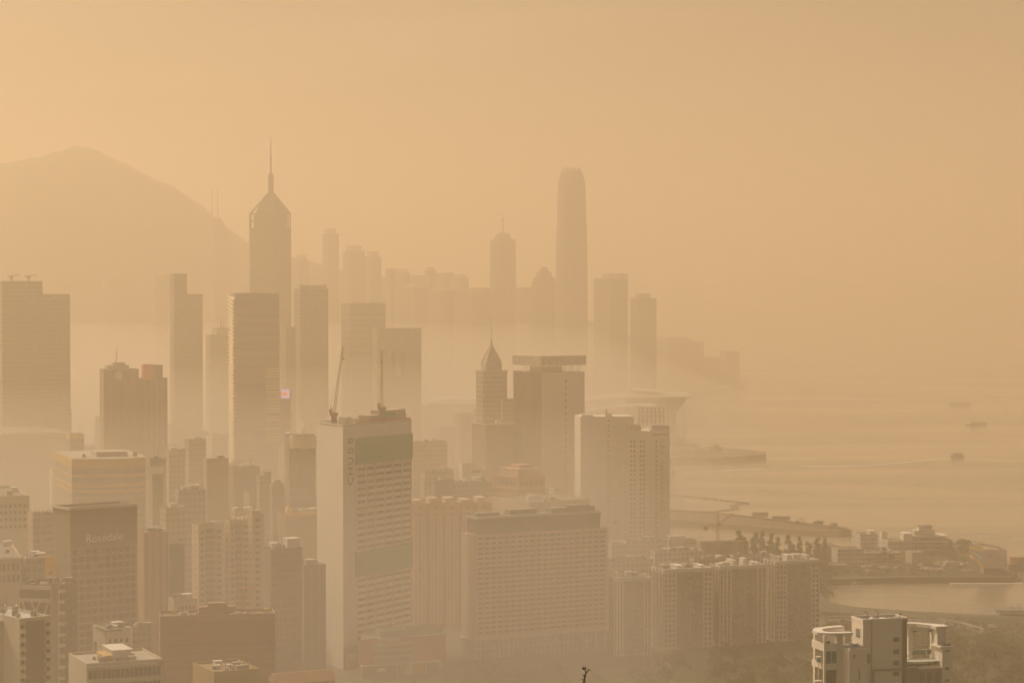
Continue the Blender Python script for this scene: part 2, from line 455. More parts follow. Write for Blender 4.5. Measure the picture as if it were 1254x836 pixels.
# tallest tower: rounded tapering shaft with a crown of fins
d = 3700; c = P(700, 400, d)
t = thing('skyscraper', 'tallest tapering skyscraper with a rounded crown of claw-like fins, far across the haze', 'skyscraper', (c.x, d, 4))
def rsq(r, n=28, e=.55, rot=.5):
    return [(r * math.copysign(abs(math.cos(q)) ** e, math.cos(q)) * math.cos(rot) - r * math.copysign(abs(math.sin(q)) ** e, math.sin(q)) * math.sin(rot),
             r * math.copysign(abs(math.cos(q)) ** e, math.cos(q)) * math.sin(rot) + r * math.copysign(abs(math.sin(q)) ** e, math.sin(q)) * math.cos(rot)) for q in [2 * math.pi * i / n for i in range(n)]]
prof = [(480, 21), (400, 20.2), (330, 19.8), (300, 19.6), (299, 19.1), (277, 18.8), (276, 18.2), (248, 17.8), (230, 17.3), (222, 16.2), (214, 14.4), (209.5, 12.4)]
sh = MB(); k = d / F / 1.16
for (y0, r0), (y1, r1) in zip(prof, prof[1:]):
    sh.prism(rsq(r0 * k), P(0, y0, d).z - 4, P(0, y1, d).z - 4, rsq(r1 * k))
sh.prism(rsq(21.5 * k), -6, P(0, 480, d).z - 4)
sh.build('tower_shaft', DIST, t)
for i in range(20):
    q = rsq(12.3 * k, 20)[i]; q2 = rsq(9.6 * k, 20)[i]
    z0 = P(0, 213, d).z - 4; z1 = P(0, 204.6 if i % 2 else 206, d).z - 4
    MB().beam((q[0], q[1], z0 - 3), (q2[0], q2[1], z1), 2.6, 1.0).build('crown_fin', DIST, t)

# tower with the pyramid crown, lattice neck and mast
d = 2700; c = P(332, 300, d)
t = thing('skyscraper', 'dark skyscraper with a pointed crown, open corner frames and a tall thin mast', 'skyscraper', (c.x, d, 4))
z = lambda py: P(0, py, d).z - 4
k = d / F
def hexa(r, q=.42, rot=-.35):
    out = []
    for i in range(3):
        an = rot + math.radians(90 + 120 * i)
        for s in (-q, q): out.append((r * math.cos(an + s), r * math.sin(an + s)))
    return out
R0 = 28.6 * k
MB().prism(hexa(R0), -6, z(280)).build('tower_shaft', facade((.16, .13, .10), DGL, 3.8, 3.2, .55, .8), t)
MB().prism(hexa(R0 * .80), z(280), z(262)).prism(hexa(R0 * .74), z(262), z(254), hexa(R0 * .60)).prism(hexa(R0 * .60), z(254), z(236), hexa(R0 * .12)).build('crown', DIST, t)
cf = hexa(R0 * .96)
for i in range(3):
    m_ = ((cf[2 * i][0] + cf[2 * i + 1][0]) / 2, (cf[2 * i][1] + cf[2 * i + 1][1]) / 2)
    f = MB()
    for s in (0, 1):
        p = cf[2 * i + s]
        f.beam((*p, z(281)), (*p, z(262)), 1.6).beam((*p, z(262)), (p[0] * .14, p[1] * .14, z(237)), 1.6)
        f.beam((*p, z(262)), (p[0] * .76, p[1] * .76, z(262)), 1.2).beam((*p, z(271)), (p[0] * .8, p[1] * .8, z(271)), 1.2)
    f.beam((*cf[2 * i], z(262)), (*cf[2 * i + 1], z(262)), 1.4)
    f.build('corner_frame', DIST, t)
nk = MB(); r = 2.9 * k
for i in range(4):
    x, y = r * math.cos(i * 1.571 + .6), r * math.sin(i * 1.571 + .6); nk.beam((x, y, z(237)), (x, y, z(215)), 1.5).beam((x, y, z(215)), (0, 0, z(212)), 1.2)
    x2, y2 = r * math.cos(i * 1.571 + 2.171), r * math.sin(i * 1.571 + 2.171)
    for yy in (215, 220, 225, 230, 235): nk.beam((x, y, z(yy)), (x2, y2, z(yy)), 1.0)
nk.build('lattice_neck', DIST, t)
MB().cyl(0, 0, .95, z(237), z(190), 8).cyl(0, 0, .75, z(190), z(168), 8, .4).build('mast', DIST, t)

# far silhouettes
d = 4000; c = P(616, 300, d); z = lambda py: P(0, py, d).z - 4; k = d / F
t = thing('skyscraper', 'far tower with stepped rounded top and a thin mast, beside the tallest tower', 'skyscraper', (c.x, d, 4))
oc = lambda r: [(r * math.cos(i * math.pi / 6 + .2), r * math.sin(i * math.pi / 6 + .2)) for i in range(12)]
MB().prism(oc(16.2 * k), -6, z(296), None).prism(oc(16.2 * k), z(296), z(293), oc(14.5 * k)).build('tower_shaft', DIST, t)
MB().prism(oc(10.8 * k), z(294), z(290), oc(10.2 * k)).prism(oc(10.2 * k), z(290), z(286.5), oc(7.5 * k)).prism(oc(7.5 * k), z(286.5), z(285), oc(5 * k)).build('domed_top', DIST, t)
MB().cyl(0, 0, 1.1, z(286), z(262), 8, .5).cyl(0, 0, 2.4, z(271), z(269), 8).build('mast', DIST, t)

d = 3780; c = P(666, 350, d); z = lambda py: P(0, py, d).z - 4; k = d / F
t = thing('office_tower', 'hazy stepped tower with a tapering top, at the foot of the tallest tower', 'office tower', (c.x, d, 4))
sh = MB()
for y0, y1, r0, r1 in ((520, 372, 17.5, 17.2), (372, 352, 17, 16), (352, 340, 15.5, 13.5), (340, 333, 11.5, 9), (333, 327, 7, 4)):
    sh.prism(oc(r0 * k), z(y0) if y0 < 500 else -6, z(y1), oc(r1 * k))
sh.build('tower_shaft', DIST, t)
tower_simple('office_tower', 'broad flat-topped far tower between the tallest tower and the open water', 'office tower', 727, 769, 341, 3740, DIST, 28, .5).room(.4, 1, 0, .9, 9)
tower_simple('office_tower', 'narrower far tower standing nearest the open water', 'office tower', 772, 804, 365, 3660, DIST, 30, .3).room(.2, .7, .1, .8, 8)
for pl, pr, top, dd, lab in ((395, 415, 286, 4267, 'slim far apartment tower standing alone on the ridge beside the pointed skyscraper'),
                             (420, 447, 307, 4182, 'wide far apartment tower on the hazy ridge, paired with a lower one'),
                             (447, 467, 314, 4140, 'lower of the paired far apartment towers on the hazy ridge'),
                             (360, 378, 318, 4351, 'stubby far apartment tower just behind the pointed skyscraper')):
    b_ = tower_simple('apartment_tower', lab, 'apartment tower', pl, pr, top, dd, DIST, 30, .4, group='far apartment towers on the ridge')
    b_.room(.15, .8, .1, .9, 10)
for i, (pl, pr, top, dd) in enumerate(((472, 486, 329, 4394), (484, 502, 333, 4309), (500, 522, 337, 4436), (520, 534, 331, 4351), (532, 556, 334, 4478), (552, 574, 340, 4394), (572, 600, 352, 4225),
                                       (524, 560, 356, 3971), (556, 602, 361, 3887), (488, 526, 352, 4056), (632, 652, 352, 4225))):
    b_ = tower_simple('apartment_tower', 'far haze-blurred apartment tower in the low cluster on the ridge', 'apartment tower', pl, pr, top, dd, DIST, 30, rnd.uniform(.3, .6), group='clustered far towers on the ridge')
    if i % 2: b_.room(.2, .8, .1, .9, 7)
# twin-masted tower
b_ = tower_simple('skyscraper', 'very faint tower with twin masts in front of the hill', 'skyscraper', 243, 285, 292, 4300, facade((.2,.18,.15), DGL, 4, 4, .5, .8), 32, .45)
b_.part('sloped_top', MB().prism([(0, 0), (b_.w, 0), (0, b_.l)], b_.h, b_.h + 38, [(b_.w * .1, b_.l * .1), (b_.w * .45, b_.l * .1), (b_.w * .1, b_.l * .45)]), DIST)
for u in (.18, .34): b_.part('mast', MB().beam((b_.w * u, b_.l * (.5 - u), b_.h), (b_.w * u, b_.l * (.5 - u), b_.h + 92), 2.2, .8), DIST)
# headland terminal
TERM = facade(GREY, DGL, 5, 6, .4, .8)
t = Bld('ferry_terminal', 'low hazy terminal block on the far headland at the edge of the water', 'terminal', 806, 818, 862, 418, 4650, 15, l=130).body(TERM)
t.part('side_block', MB().box(t.w, t.w + 45, 5, 80, -6, t.h * .62), TERM); t.part('sky_bridge', MB().box(t.w + 44, t.w + 60, 20, 60, t.z_at(446), t.z_at(438)), TERM)
t.part('lower_block', MB().box(-20, t.w + 62, -18, -.5, -6, t.h * .3), TERM); t.room(.1, .7, .1, .6, 8)
t = Bld('harbour_tower', 'small dark stepped tower at the very tip of the far headland', 'tower', 886, 892, 906, 430, 4640, 20, l=40).body(TERM); t.room(-.15, .5, 0, .8, -14, z=t.top - 6)
tag(MB().box(*(lambda p, q: (p.x, q.x, 4560, 4600))(P(893, 468, 4560), P(913, 468, 4560)), -1.2, 11).build('pier', CONC), 'low flat ferry pier jutting from the far headland', 'pier')

# ------------------------------------------------------------------ convention centre with wing roofs
d = 2900; GLW = facade((.22, .21, .19), (.10, .10, .095), 5, 4, .8, .85, .2, .2)
z = lambda py, dd=d: P(0, py, dd).z - 4
X = lambda px, dd=d: ux(px) * dd
t = thing('convention_centre', 'waterfront hall with a pale swooping wing roof pointing out over the harbour', 'convention hall', (0, d, 4))
MB().prism([(X(650), 0), (X(828), 0), (X(828), 90), (X(650), 90)], -6, z(506)).build('glass_hall', GLW, t)
m_wing = paint((.55, .50, .42), .35, .15, .2)
def wing(pts, y0, y1, th, sag):
    w_ = MB(); n = len(pts); m = 8
    vs = []
    for lay in (0, 1):
        for j in range(m + 1):
            v = j / m; y = y0 + (y1 - y0) * v
            for px, py in pts:
                vs.append((X(px), y, z(py) - lay * th - sag * (2 * v - 1) ** 2))
    idx = lambda l, j, i: l * (m + 1) * n + j * n + i
    fs = []
    for j in range(m):
        for i in range(n - 1):
            fs.append((idx(0, j, i), idx(0, j, i + 1), idx(0, j + 1, i + 1), idx(0, j + 1, i))); fs.append((idx(1, j, i), idx(1, j + 1, i), idx(1, j + 1, i + 1), idx(1, j, i + 1)))
    for i in range(n - 1):
        fs.append((idx(0, 0, i), idx(1, 0, i), idx(1, 0, i + 1), idx(0, 0, i + 1))); fs.append((idx(0, m, i), idx(0, m, i + 1), idx(1, m, i + 1), idx(1, m, i)))
    for j in range(m):
        fs.append((idx(0, j, 0), idx(0, j + 1, 0), idx(1, j + 1, 0), idx(1, j, 0))); fs.append((idx(0, j, n - 1), idx(1, j, n - 1), idx(1, j + 1, n - 1), idx(0, j + 1, n - 1)))
    return w_.add(vs, fs)
wing([(640, 496), (690, 490), (717, 487), (745, 484.5), (775, 482.5), (800, 482), (845, 482)], -12, 100, 2.2, 3).build('wing_roof', m_wing, t)
wing([(776, 476.5), (795, 477.5), (812, 480), (830, 484)], 10, 90, 1.6, 2).build('wing_roof', m_wing, t)
wing([(650, 520), (690, 507), (720, 499), (750, 494), (780, 492), (800, 492.5)], -46, -13, 1.6, 2).build('wing_roof', m_wing, t)
MB().add([(X(828), 0, z(506)), (X(844), 0, z(484.6)), (X(770), 0, z(485)), (X(770), 0, z(506)), (X(828), 80, z(506)), (X(844), 80, z(484.6)), (X(770), 80, z(485)), (X(770), 80, z(506))],
         [(0, 3, 2, 1), (4, 5, 6, 7), (0, 1, 5, 4), (1, 2, 6, 5), (2, 3, 7, 6), (3, 0, 4, 7)]).build('slanted_soffit', paint((.34, .31, .27), .7), t)
MB().prism([(X(690), -45), (X(800), -45), (X(800), -1), (X(690), -1)], -6, z(509)).build('lower_hall', GLW, t)
MB().box(X(800), X(829), -30, -1, -6, z(530)).build('podium', CONC, t)
for px in (806, 811, 816, 821): MB().beam((X(px), -2.5, z(530)), (X(px), -2.5, z(492)), 1.4).build('column', CONC, t)
t = thing('exhibition_hall', 'long low hall with a shallow arched roof edge behind the pyramid-topped tower', 'exhibition hall', (0, 2750, 4))
d = 2750
MB().prism([(X(512, d), 0), (X(590, d), 0), (X(590, d), 60), (X(512, d), 60)], -6, P(0, 497, d).z - 4).build('wall', GLW, t)
z = lambda py: P(0, py, 2750).z - 4; X = lambda px: ux(px) * 2750
wing([(508, 496), (520, 491), (540, 487), (560, 485.5), (582, 486), (596, 489)], -3, 64, 1.6, 3).build('arched_roof', m_wing, t)

# ------------------------------------------------------------------ piers and breakwater
MUDST = paint((.12, .08, .05), .9, .6)
pl = [P(812, 567, 2640), P(905, 565, 2652), P(938, 559.5, 2700), P(938, 557.5, 2735), P(900, 556, 2790), P(812, 552, 2850)]
MB_ = MB().prism([(p.x, p.y) for p in pl], -.6, 7)
t = tag(MB_.build('landing_pier', MUDST), 'long low pier with teal sheds reaching out from the waterfront', 'pier')
TEAL = paint((.25, .36, .33), .6, .3)
for a0, a1, dd, py in ((822, 846, 2690, 550), (848, 866, 2690, 551), (868, 884, 2695, 551.5)):
    p, q = P(a0, py, dd), P(a1, py, dd)
    s_ = thing('pier_shed', {822: 'teal shed on the pier closest to the white slab hotel', 848: 'middle teal shed on the long pier', 868: 'teal shed furthest out along the pier, before its bare end'}[a0], 'shed', (p.x, dd, 7), 0, 'sheds on the pier')
    MB().box(0, q.x - p.x, 0, 14, 0, p.z - 7).build('wall', TEAL, s_)
    MB().prism([(-.6, -.6), (q.x - p.x + .6, -.6), (q.x - p.x + .6, 14.6), (-.6, 14.6)], p.z - 7, p.z - 4.5, [(-.6, 6), (q.x - p.x + .6, 6), (q.x - p.x + .6, 8), (-.6, 8)]).build('roof', METAL, s_)
near = [P(px, py, F * EYE / (py - HZ)) for px, py in ((760, 639), (820, 642), (870, 646.5), (920, 651), (980, 655.5), (1030, 657.5), (1041, 656))] + \
       [P(px, py, F * 196 / (py - HZ)) for px, py in ((1042, 651), (1036, 648), (980, 641.5), (920, 634), (870, 628.5), (830, 626), (760, 625))]
near = [(q.x, q.y) for q in near]
t = thing('breakwater', 'long brown stone breakwater curving across the harbour behind the typhoon shelter', 'breakwater')
cx_ = sum(p[0] for p in near) / len(near); cy_ = sum(p[1] for p in near) / len(near)
MB().prism([(x + (x - cx_) * .006, y + (y - cy_) * .09) for x, y in near], -.6, 4.0, near).build('rubble_slope', paint((.09, .055, .03), .95, .6), t)
pr_ = MB()
for (x0, y0), (x1, y1) in zip(near[7:13], near[8:14]): pr_.beam((x0, y0 - 1.5, 4.7), (x1, y1 - 1.5, 4.7), 1.5)
pr_.build('parapet', MUDST, t)
lights_spec = []
def breakwater_item(px, py, dd, kind, w, h, lab):
    p = P(px, py, dd)
    s_ = thing(kind, lab, {'storage_shed': 'shed', 'work_truck': 'truck', 'excavator': 'excavator'}[kind], (p.x, dd, 4.02))
    if kind == 'storage_shed':
        MB().box(0, w, 0, 6, 0, h).build('wall', paint((.26, .21, .17)), s_); MB().box(-.4, w + .4, -.4, 6.4, h, h + .4).build('roof', METAL, s_)
    elif kind == 'work_truck':
        MB().box(2.2, w, 0, 2.6, 1.0, h).build('cargo_box', paint((.28, .22, .16)), s_); MB().box(0, 2.0, .1, 2.5, .7, h * .85).build('cab', paint((.22, .15, .10)), s_)
        for x in (1.0, w * .6, w * .85):
            for y in (.2, 2.2): MB().add(*(lambda q: (q.v, q.f))(MB().cyl(0, 0, .55, 0, .3, 10)), Matrix.Translation((x, y + .3, .55)) @ Matrix.Rotation(math.pi / 2, 4, 'X')).build('wheel', DARKM, s_)
    else:
        MB().box(-1.6, 1.6, -1.3, 1.3, 0, .9).build('tracks', DARKM, s_); MB().box(-1.7, 1.5, -1.2, 1.2, 1.0, 2.6).build('cab', RUST, s_)
        MB().beam((1.2, 0, 2), (4.4, 0, 5), .6).beam((4.4, 0, 5), (6.3, 0, 2.4), .5).build('boom', RUST, s_); MB().prism([(5.8, -.6), (7, -.6), (7, .6), (5.8, .6)], 1.4, 2.5).build('bucket', DARKM, s_)
DARKM = paint((.05, .048, .045), .7)
breakwater_item(922, 635, 1985, 'storage_shed', 13, 3.6, 'long brown shed standing on the breakwater crest')
breakwater_item(946, 638, 1960, 'storage_shed', 15, 2.8, 'lower shed beside the long shed on the breakwater')
breakwater_item(976, 641, 1930, 'excavator', 7, 4, 'rust-coloured excavator parked halfway along the breakwater')
breakwater_item(996, 645, 1918, 'work_truck', 8.5, 3.6, 'larger work truck parked near the breakwater end')
breakwater_item(1017, 647, 1908, 'work_truck', 6, 2.8, 'small work truck closest to the rounded breakwater tip')
# floating boom of buoys
pts = [P(800, 606, 2244), P(835, 608, 2227), P(870, 611, 2200), P(900, 615, 2167), P(917, 617, 2151), P(904, 619, 2135), P(895, 620.5, 2123), P(905, 623, 2103), P(893, 625, 2088), P(868, 628, 2065), P(845, 631, 2042)]
pts = [Vector((p.x, p.y, .35)) for p in pts]
bm_ = MB()
for p, q in zip(pts, pts[1:]):
    n = max(1, int((q - p).length / 7))
    for i in range(n):
        a_, b__ = p.lerp(q, i / n), p.lerp(q, (i + .78) / n)
        wv = Vector((0, 1.2 * math.sin(i * 1.7), 0)); bm_.beam(a_ + wv, b__ + wv, 1.5)
tag(bm_.build('floating_boom', DARKM), 'thin dark floating boom curling over the water beyond the breakwater', 'floating boom')

# ------------------------------------------------------------------ city: left side, far to near
def B(name, label, cat, pl, pc, pr, top, d, m, a=33, roofm=None, clut=3, big=1.0, **k):
    b_ = Bld(name, label, cat, pl, pc, pr, top, d, a, **k).body(m, roofm)
    b_.clutter(clut * 2 if d < 1500 and clut else clut, big)
    return b_
TOWER_A = facade((.22, .205, .175), (.13, .125, .115), 3.8, 4, .55, .85, .2, .25)
TOWER_B = facade((.24, .20, .17), (.10, .09, .085), 3.8, 2.6, .6, .6)
TOWER_C = facade((.20, .165, .14), (.085, .08, .075), 3.8, 3.4, .7, .8, .2, .25)
STRIPE = facade((.26, .225, .18), (.155, .14, .12), 4, 60, .5, .99)
CLADP = facade((.42, .33, .27), (.16, .13, .115), 3.3, 2.8, .45, .5)
CLADC = facade((.46, .41, .33), (.17, .15, .13), 3.3, 3.0, .45, .55)
CLADG = facade((.34, .32, .28), (.13, .125, .115), 3.4, 2.6, .45, .6)
CLADB = facade((.30, .20, .145), (.12, .10, .09), 3.2, 2.6, .4, .55)
CLADW = facade((.55, .52, .46), (.19, .18, .165), 3.3, 3.0, .45, .55)

B('apartment_tower', 'barely visible tower swallowed by haze below the hill, wider of that pair', 'apartment tower', 124, 134, 160, 338, 4200, DIST)
B('apartment_tower', 'barely visible narrow tower in the haze right beside the dark-capped tower', 'apartment tower', 185, 190, 207, 336, 3900, DIST)
t = B('office_tower', 'huge slab tower with a lower shoulder, window-cleaning cranes on its roof', 'office tower', -30, 2, 52, 344, 2000, TOWER_A, 30)
t2 = t.o; sh_l = 14
s_w = (ux(79, 400) - ux(52, 400)) * 2030
t.part('side_wing', MB().box(t.w, t.w + s_w / math.cos(t.a) * 1.15, 2, t.l * .8, -6, t.z_at(360, t.w, 2)), TOWER_A)
for u, v in ((.3, .1), (.72, .1)):
    x, y = t.w * u, t.l * v
    t.part('roof_crane', MB().beam((x, y, t.h - 1), (x, y, t.h + 3.6), 1.2).beam((x - 4, y - 1, t.h + 4), (x + 8, y + 2, t.h + 5.4), .8).beam((x - 1, y, t.h + 3), (x + 1.4, y, t.h + 3), 2.2), METAL)
t.done()
t = B('commercial_block', 'wide flat podium block with a pale roof edge below the huge slab tower', 'commercial block', -60, -20, 82, 531, 1880, CLADG, 22, clut=5)
t.part('pale_rim', MB().box(-.4, t.w + .3, -.5, -.02, t.h - 1.3, t.h + .1), PALE)
t = B('office_tower', 'tall slim tower with a dark square cap rising at one corner', 'office tower', 208, 213, 248, 360, 2320, TOWER_B, 28, clut=0)
t.part('square_cap', MB().box(0, t.w * .46, 0, t.l, t.top, t.z_at(335)), paint((.15, .11, .10), .6))
t = B('office_tower', 'small stepped tower with roof antennas between the dark-capped and louvred towers', 'office tower', 252, 258, 281, 410, 2620, TOWER_C, 30, clut=0)
t.room(.3, 1, 0, .9, 9); t.part('antenna', MB().beam((t.w * .6, 3, t.top + 9), (t.w * .6, 3, t.top + 20), 1.2, .5).beam((t.w * .75, 3, t.top + 9), (t.w * .75, 3, t.top + 17), 1.2, .5), METAL)

# tower with sunlit sawtooth edge
t = B('office_tower', 'louvred glass tower with slanting fins down one corner and a painted gold sun reflection', 'office tower', 282, 288, 342, 359, 1900, facade((.21, .19, .165), (.12, .11, .10), 3.8, 60, .6, .99, .15, .28), 14, clut=2)
fin = paint((.66, .52, .32), .4, .1); n = 44
proto = None
zb_, zt_ = t.z_at(572), t.h - 2
for i in range(n):
    z0 = zb_ + (zt_ - zb_) * i / n
    if proto is None:
        proto = MB().add([(-.15, 0, 0), (-.15, t.l, 0), (-.15, t.l, 1.6), (-.15, 0, 1.6), (-2.3, 0, -1.5), (-2.3, t.l, 2.2), (-2.3, t.l, 3.2), (-2.3, 0, -.5)], [(0, 1, 2, 3), (4, 7, 6, 5), (0, 3, 7, 4), (1, 5, 6, 2), (0, 4, 5, 1), (3, 2, 6, 7)]).build('slanting_fin', fin, t.o); o = proto
    else:
        o = proto.copy(); COL.objects.link(o); o.parent = t.o
    o.location = (0, 0, z0)
lv = lambda px: ((ux(px, 480) * t.o.location.y - t.o.location.x) / (math.cos(t.a) - ux(px, 480) * math.sin(t.a)))
gold = paint((.74, .58, .34), .35, .12)  # sun reflection on the facade, put into gold-coloured strips
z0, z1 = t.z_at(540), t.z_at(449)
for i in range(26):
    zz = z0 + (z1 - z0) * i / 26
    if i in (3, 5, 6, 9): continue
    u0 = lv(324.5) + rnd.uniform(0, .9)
    e = MB(); t.fbox(e, t.R, u0, min(t.w - .05, lv(341.5)), zz, zz + (z1 - z0) / 26 * rnd.uniform(.5, .74), .02, .5); t.part('painted_sun_reflection', e, gold)
t = B('office_tower', 'hazy tower beyond the louvred one with the painted sun reflection, crenellated roof edge', 'office tower', 360, 368, 402, 353, 2350, TOWER_C, 30, clut=0)
for i in range(7): t.part('roof_post', MB().box(t.w * i / 7, t.w * i / 7 + 2.2, 0, 2.2, t.h - .5, t.h + (4.5 if i in (0, 6) else 3)), METAL)
t.room(.1, .85, .2, .9, 4)
t = B('office_tower', 'tower carrying a small lilac advertising screen on its side', 'office tower', 343, 350, 362, 400, 2300, TOWER_B, 32, clut=1)
scr, nt, b = new_mat('screen_glow'); b.inputs['Base Color'].default_value = (.35, .25, .32, 1); b.inputs['Emission Color'].default_value = (.95, .55, .85, 1); b.inputs['Emission Strength'].default_value = .5
scr2, nt, b = new_mat('screen_red'); b.inputs['Base Color'].default_value = (.5, .1, .06, 1); b.inputs['Emission Color'].default_value = (1, .25, .12, 1); b.inputs['Emission Strength'].default_value = .6
p, q = P(344, 487.5, 1850), P(354.5, 476.5, 1850)
s_ = thing('advertising_screen', 'small lilac lit screen with a red band high between the towers', 'screen', (p.x, 1850, p.z))
W_, H_ = q.x - p.x, q.z - p.z
MB().box(0, W_, 0, .5, 0, H_).build('screen_panel', scr, s_); MB().box(.1, W_ * .78, -.08, -.01, H_ * .36, H_ * .62).build('red_band', scr2, s_)
MB().beam((W_ * .3, 2.5, H_ * .2), (W_ * .3, .4, H_ * .2), .5).beam((W_ * .7, 2.5, H_ * .8), (W_ * .7, .4, H_ * .8), .5).box(-1, W_ + .6, 2.2, 8, -94, H_ - 1).build('support', METAL, s_)
t = B('office_tower', 'broad hazy tower with fine horizontal stripes, left of the block with tall openings', 'office tower', 418, 428, 472, 371, 2600, STRIPE, 30, clut=2)
t = Bld('civic_building', 'hazy block with tall bright openings like a giant gateway', 'civic building', 456, 462, 516, 402, 2450, 30)
m_ = TOWER_A; w = t.w; hz_ = lambda py: t.z_at(py)
g = MB().box(0, w, 0, t.l, -6, hz_(462)).box(0, w, 0, t.l, hz_(430), t.h).box(0, w * .03, 0, t.l, hz_(462), hz_(430)).box(w * .62, w, 0, t.l, hz_(462), hz_(430))
t.part('wall', g, m_)
for u in (.22, .42): t.part('pillar', MB().box(w * u, w * u + 2.5, 1, t.l - 1, hz_(462), hz_(430)), m_)
t.part('painted_lit_backing', MB().box(w * .04, w * .61, t.l - 1.2, t.l - .4, hz_(462), hz_(430)), paint((.85, .68, .42), .5, .1))  # the lit look of the openings is put into this panel's colour

# twin towers with the red sign
t = B('office_tower', 'brown tower with a pale round emblem near its stepped top', 'office tower', 122, 127, 170, 452, 1700, facade((.215, .17, .135), (.11, .09, .08), 3.6, 5.5, .99, .45), 22, clut=0)
t.room(.12, .72, 0, .8, 3.6); t.room(.3, .62, .1, .7, 1.6, z=t.top + 3.9)
pm = paint((.62, .56, .46), .6, .1)
M = t.frame(t.R) @ Matrix.Translation((t.w * .42, -.12, t.h - 4.6)) @ Matrix.Rotation(math.pi / 2, 4, 'X')
t.part('round_emblem', MB().cyl(0, 0, 3.0, -.1, .5, 24, M=M), pm)
for i in range(9): t.part('pier', MB().box(t.w * (.1 + i * .1), t.w * (.1 + i * .1) + .7, -.45, -.01, -6, t.h - 8), paint((.27, .215, .17)))
t.part('antenna', MB().beam((t.w * .36, 4, t.top), (t.w * .42, 4, t.z_at(424)), .7, .3), METAL)
t = B('office_tower', 'brown tower with an orange-red rooftop sign box', 'office tower', 168, 172, 205, 463, 1715, facade((.235, .185, .145), (.11, .09, .08), 3.6, 4.2, .99, .5), 22, clut=1, big=.6)
def z_of(tt, py): return tt.z_at(py)
t.part('red_sign_box', MB().box(t.w * .10, t.w * .50, -.5, 6, t.top, t.z_at(446)), paint((.72, .17, .07), .6, .1))
t.part('dark_sign_box', MB().box(t.w * .505, t.w * .82, -.2, 6, t.top, t.z_at(447)), paint((.12, .10, .09), .6, .1))

# ochre-banded curved department store
t = Bld('department_store', 'bow-fronted building with ochre bands between rows of windows', 'department store', 75, 88, 182, 566, 1330, 20)
n = 16; arc = [(t.w * i / n, -7.5 * math.sin(math.pi * i / n) if i < n else 0) for i in range(n + 1)]
arc = [(x, y) for x, y in arc]; foot = arc + [(t.w, t.l + 25), (0, t.l + 25)]
t.part('wall', MB().prism(foot, -6, t.h - 1), facade((.34, .30, .25), (.15, .13, .115), 4.2, 1.6, .5, .75))
big_ = [(x + (x - t.w / 2) * .006, y - .55 if y < t.l else y) for x, y in foot]
for py0, py1 in ((572, 562), (584, 581), (596.5, 592.5), (603, 600)):
    t.part('ochre_band', MB().prism(big_, t.z_at(py0), t.z_at(py1)), paint((.54, .36, .14), .6, .2))
t.part('roof', MB().prism([(x * .975 + .6, y + .8) for x, y in foot], t.z_at(562) - .2, t.z_at(562) + .25), paint((.38, .35, .30), .9, .4))
t.top = t.z_at(562) + .25; t.clutter(7)
t.part('penthouse', MB().box(t.w * .35, t.w * .75, 8, 26, t.top, t.top + 3), CONC)
t.part('plant_room', MB().box(t.w * .1, t.w * .3, 6, 18, t.h - .7, t.h + 2.4), CONC)
t = B('office_building', 'low dark building with a painted sunlit gold roof corner behind the bow-fronted store', 'office building', 82, 86, 103, 531, 1600, CLADG, 35, clut=1, big=.7)
t.part('gold_or_painted_sunlit_cornice', MB().box(-.5, t.w * .95, -.6, -.02, t.h - 3.5, t.h + .2).box(-.6, -.02, 0, t.l, t.h - 3.5, t.h + .2), paint((.72, .53, .24), .4, .1))  # sunlight on the roof corner is put into the gold colour

# blocks between the store and the louvred tower
t = B('office_building', 'building with a white-framed glass panel next to the ochre-banded store', 'office building', 178, 184, 203, 562, 1280, CLADG, 28, clut=1)
for x0, x1, z0, z1 in ((.02, .10, .1, .92), (.82, .9, .1, .92), (.02, .9, .92, .96)): t.part('white_frame', MB().box(t.w * x0, t.w * x1, -.7, -.02, t.h * z0, t.h * z1), PALE)
t.part('glass_panel', MB().box(t.w * .11, t.w * .81, -.2, -.02, t.h * .1, t.h * .915), glass_mat((.16, .19, .16), .2))
B('apartment_block', 'greyish slab apartment block left of the blank pinkish one', 'apartment block', 226, 231, 252, 538, 1520, CLADG, 30, clut=4)
B('apartment_block', 'narrow pale block squeezed under the slim dark-capped tower', 'apartment block', 203, 207, 227, 552, 1450, CLADP, 30, clut=3)
t = B('apartment_block', 'blank pinkish slab with hardly any windows amid lower roofs', 'apartment block', 249, 253, 280, 562, 1300, paint((.43, .345, .285), .8, .2), 30, clut=1)
t = B('apartment_block', 'low mixed apartment block with grey roof huts beside the dark boutique hotel', 'apartment block', 214, 219, 252, 600, 1230, CLADG, 30, clut=5)
B('apartment_block', 'plain mid-height block with pipes running down its wall behind the tan twin flats', 'apartment block', 196, 203, 226, 622, 1180, CLADP, 30, clut=4)
B('office_tower', 'dark brown slab standing under the louvred corner tower', 'office tower', 280, 286, 318, 572, 1450, facade((.17, .13, .11), (.09, .075, .07), 3.4, 2.4, .5, .6), 26, clut=3)
B('office_building', 'slim light grey slab pressed against the dark brown slab', 'office building', 314, 318, 332, 582, 1380, CLADG, 30, clut=2)
B('office_building', 'slim grey finned slab nearest the curved glass tower', 'office building', 330, 334, 348, 592, 1360, facade((.30, .27, .24), (.12, .11, .10), 40, 1.5, .98, .5), 30, clut=2)
t = B('hotel_block', 'building with small gold-lit top storey beside the flat glass tower base', 'apartment block', 282, 288, 306, 626, 1240, facade((.55, .37, .17), (.2, .15, .1), 3.2, 2.4, .4, .5), 30, clut=3)

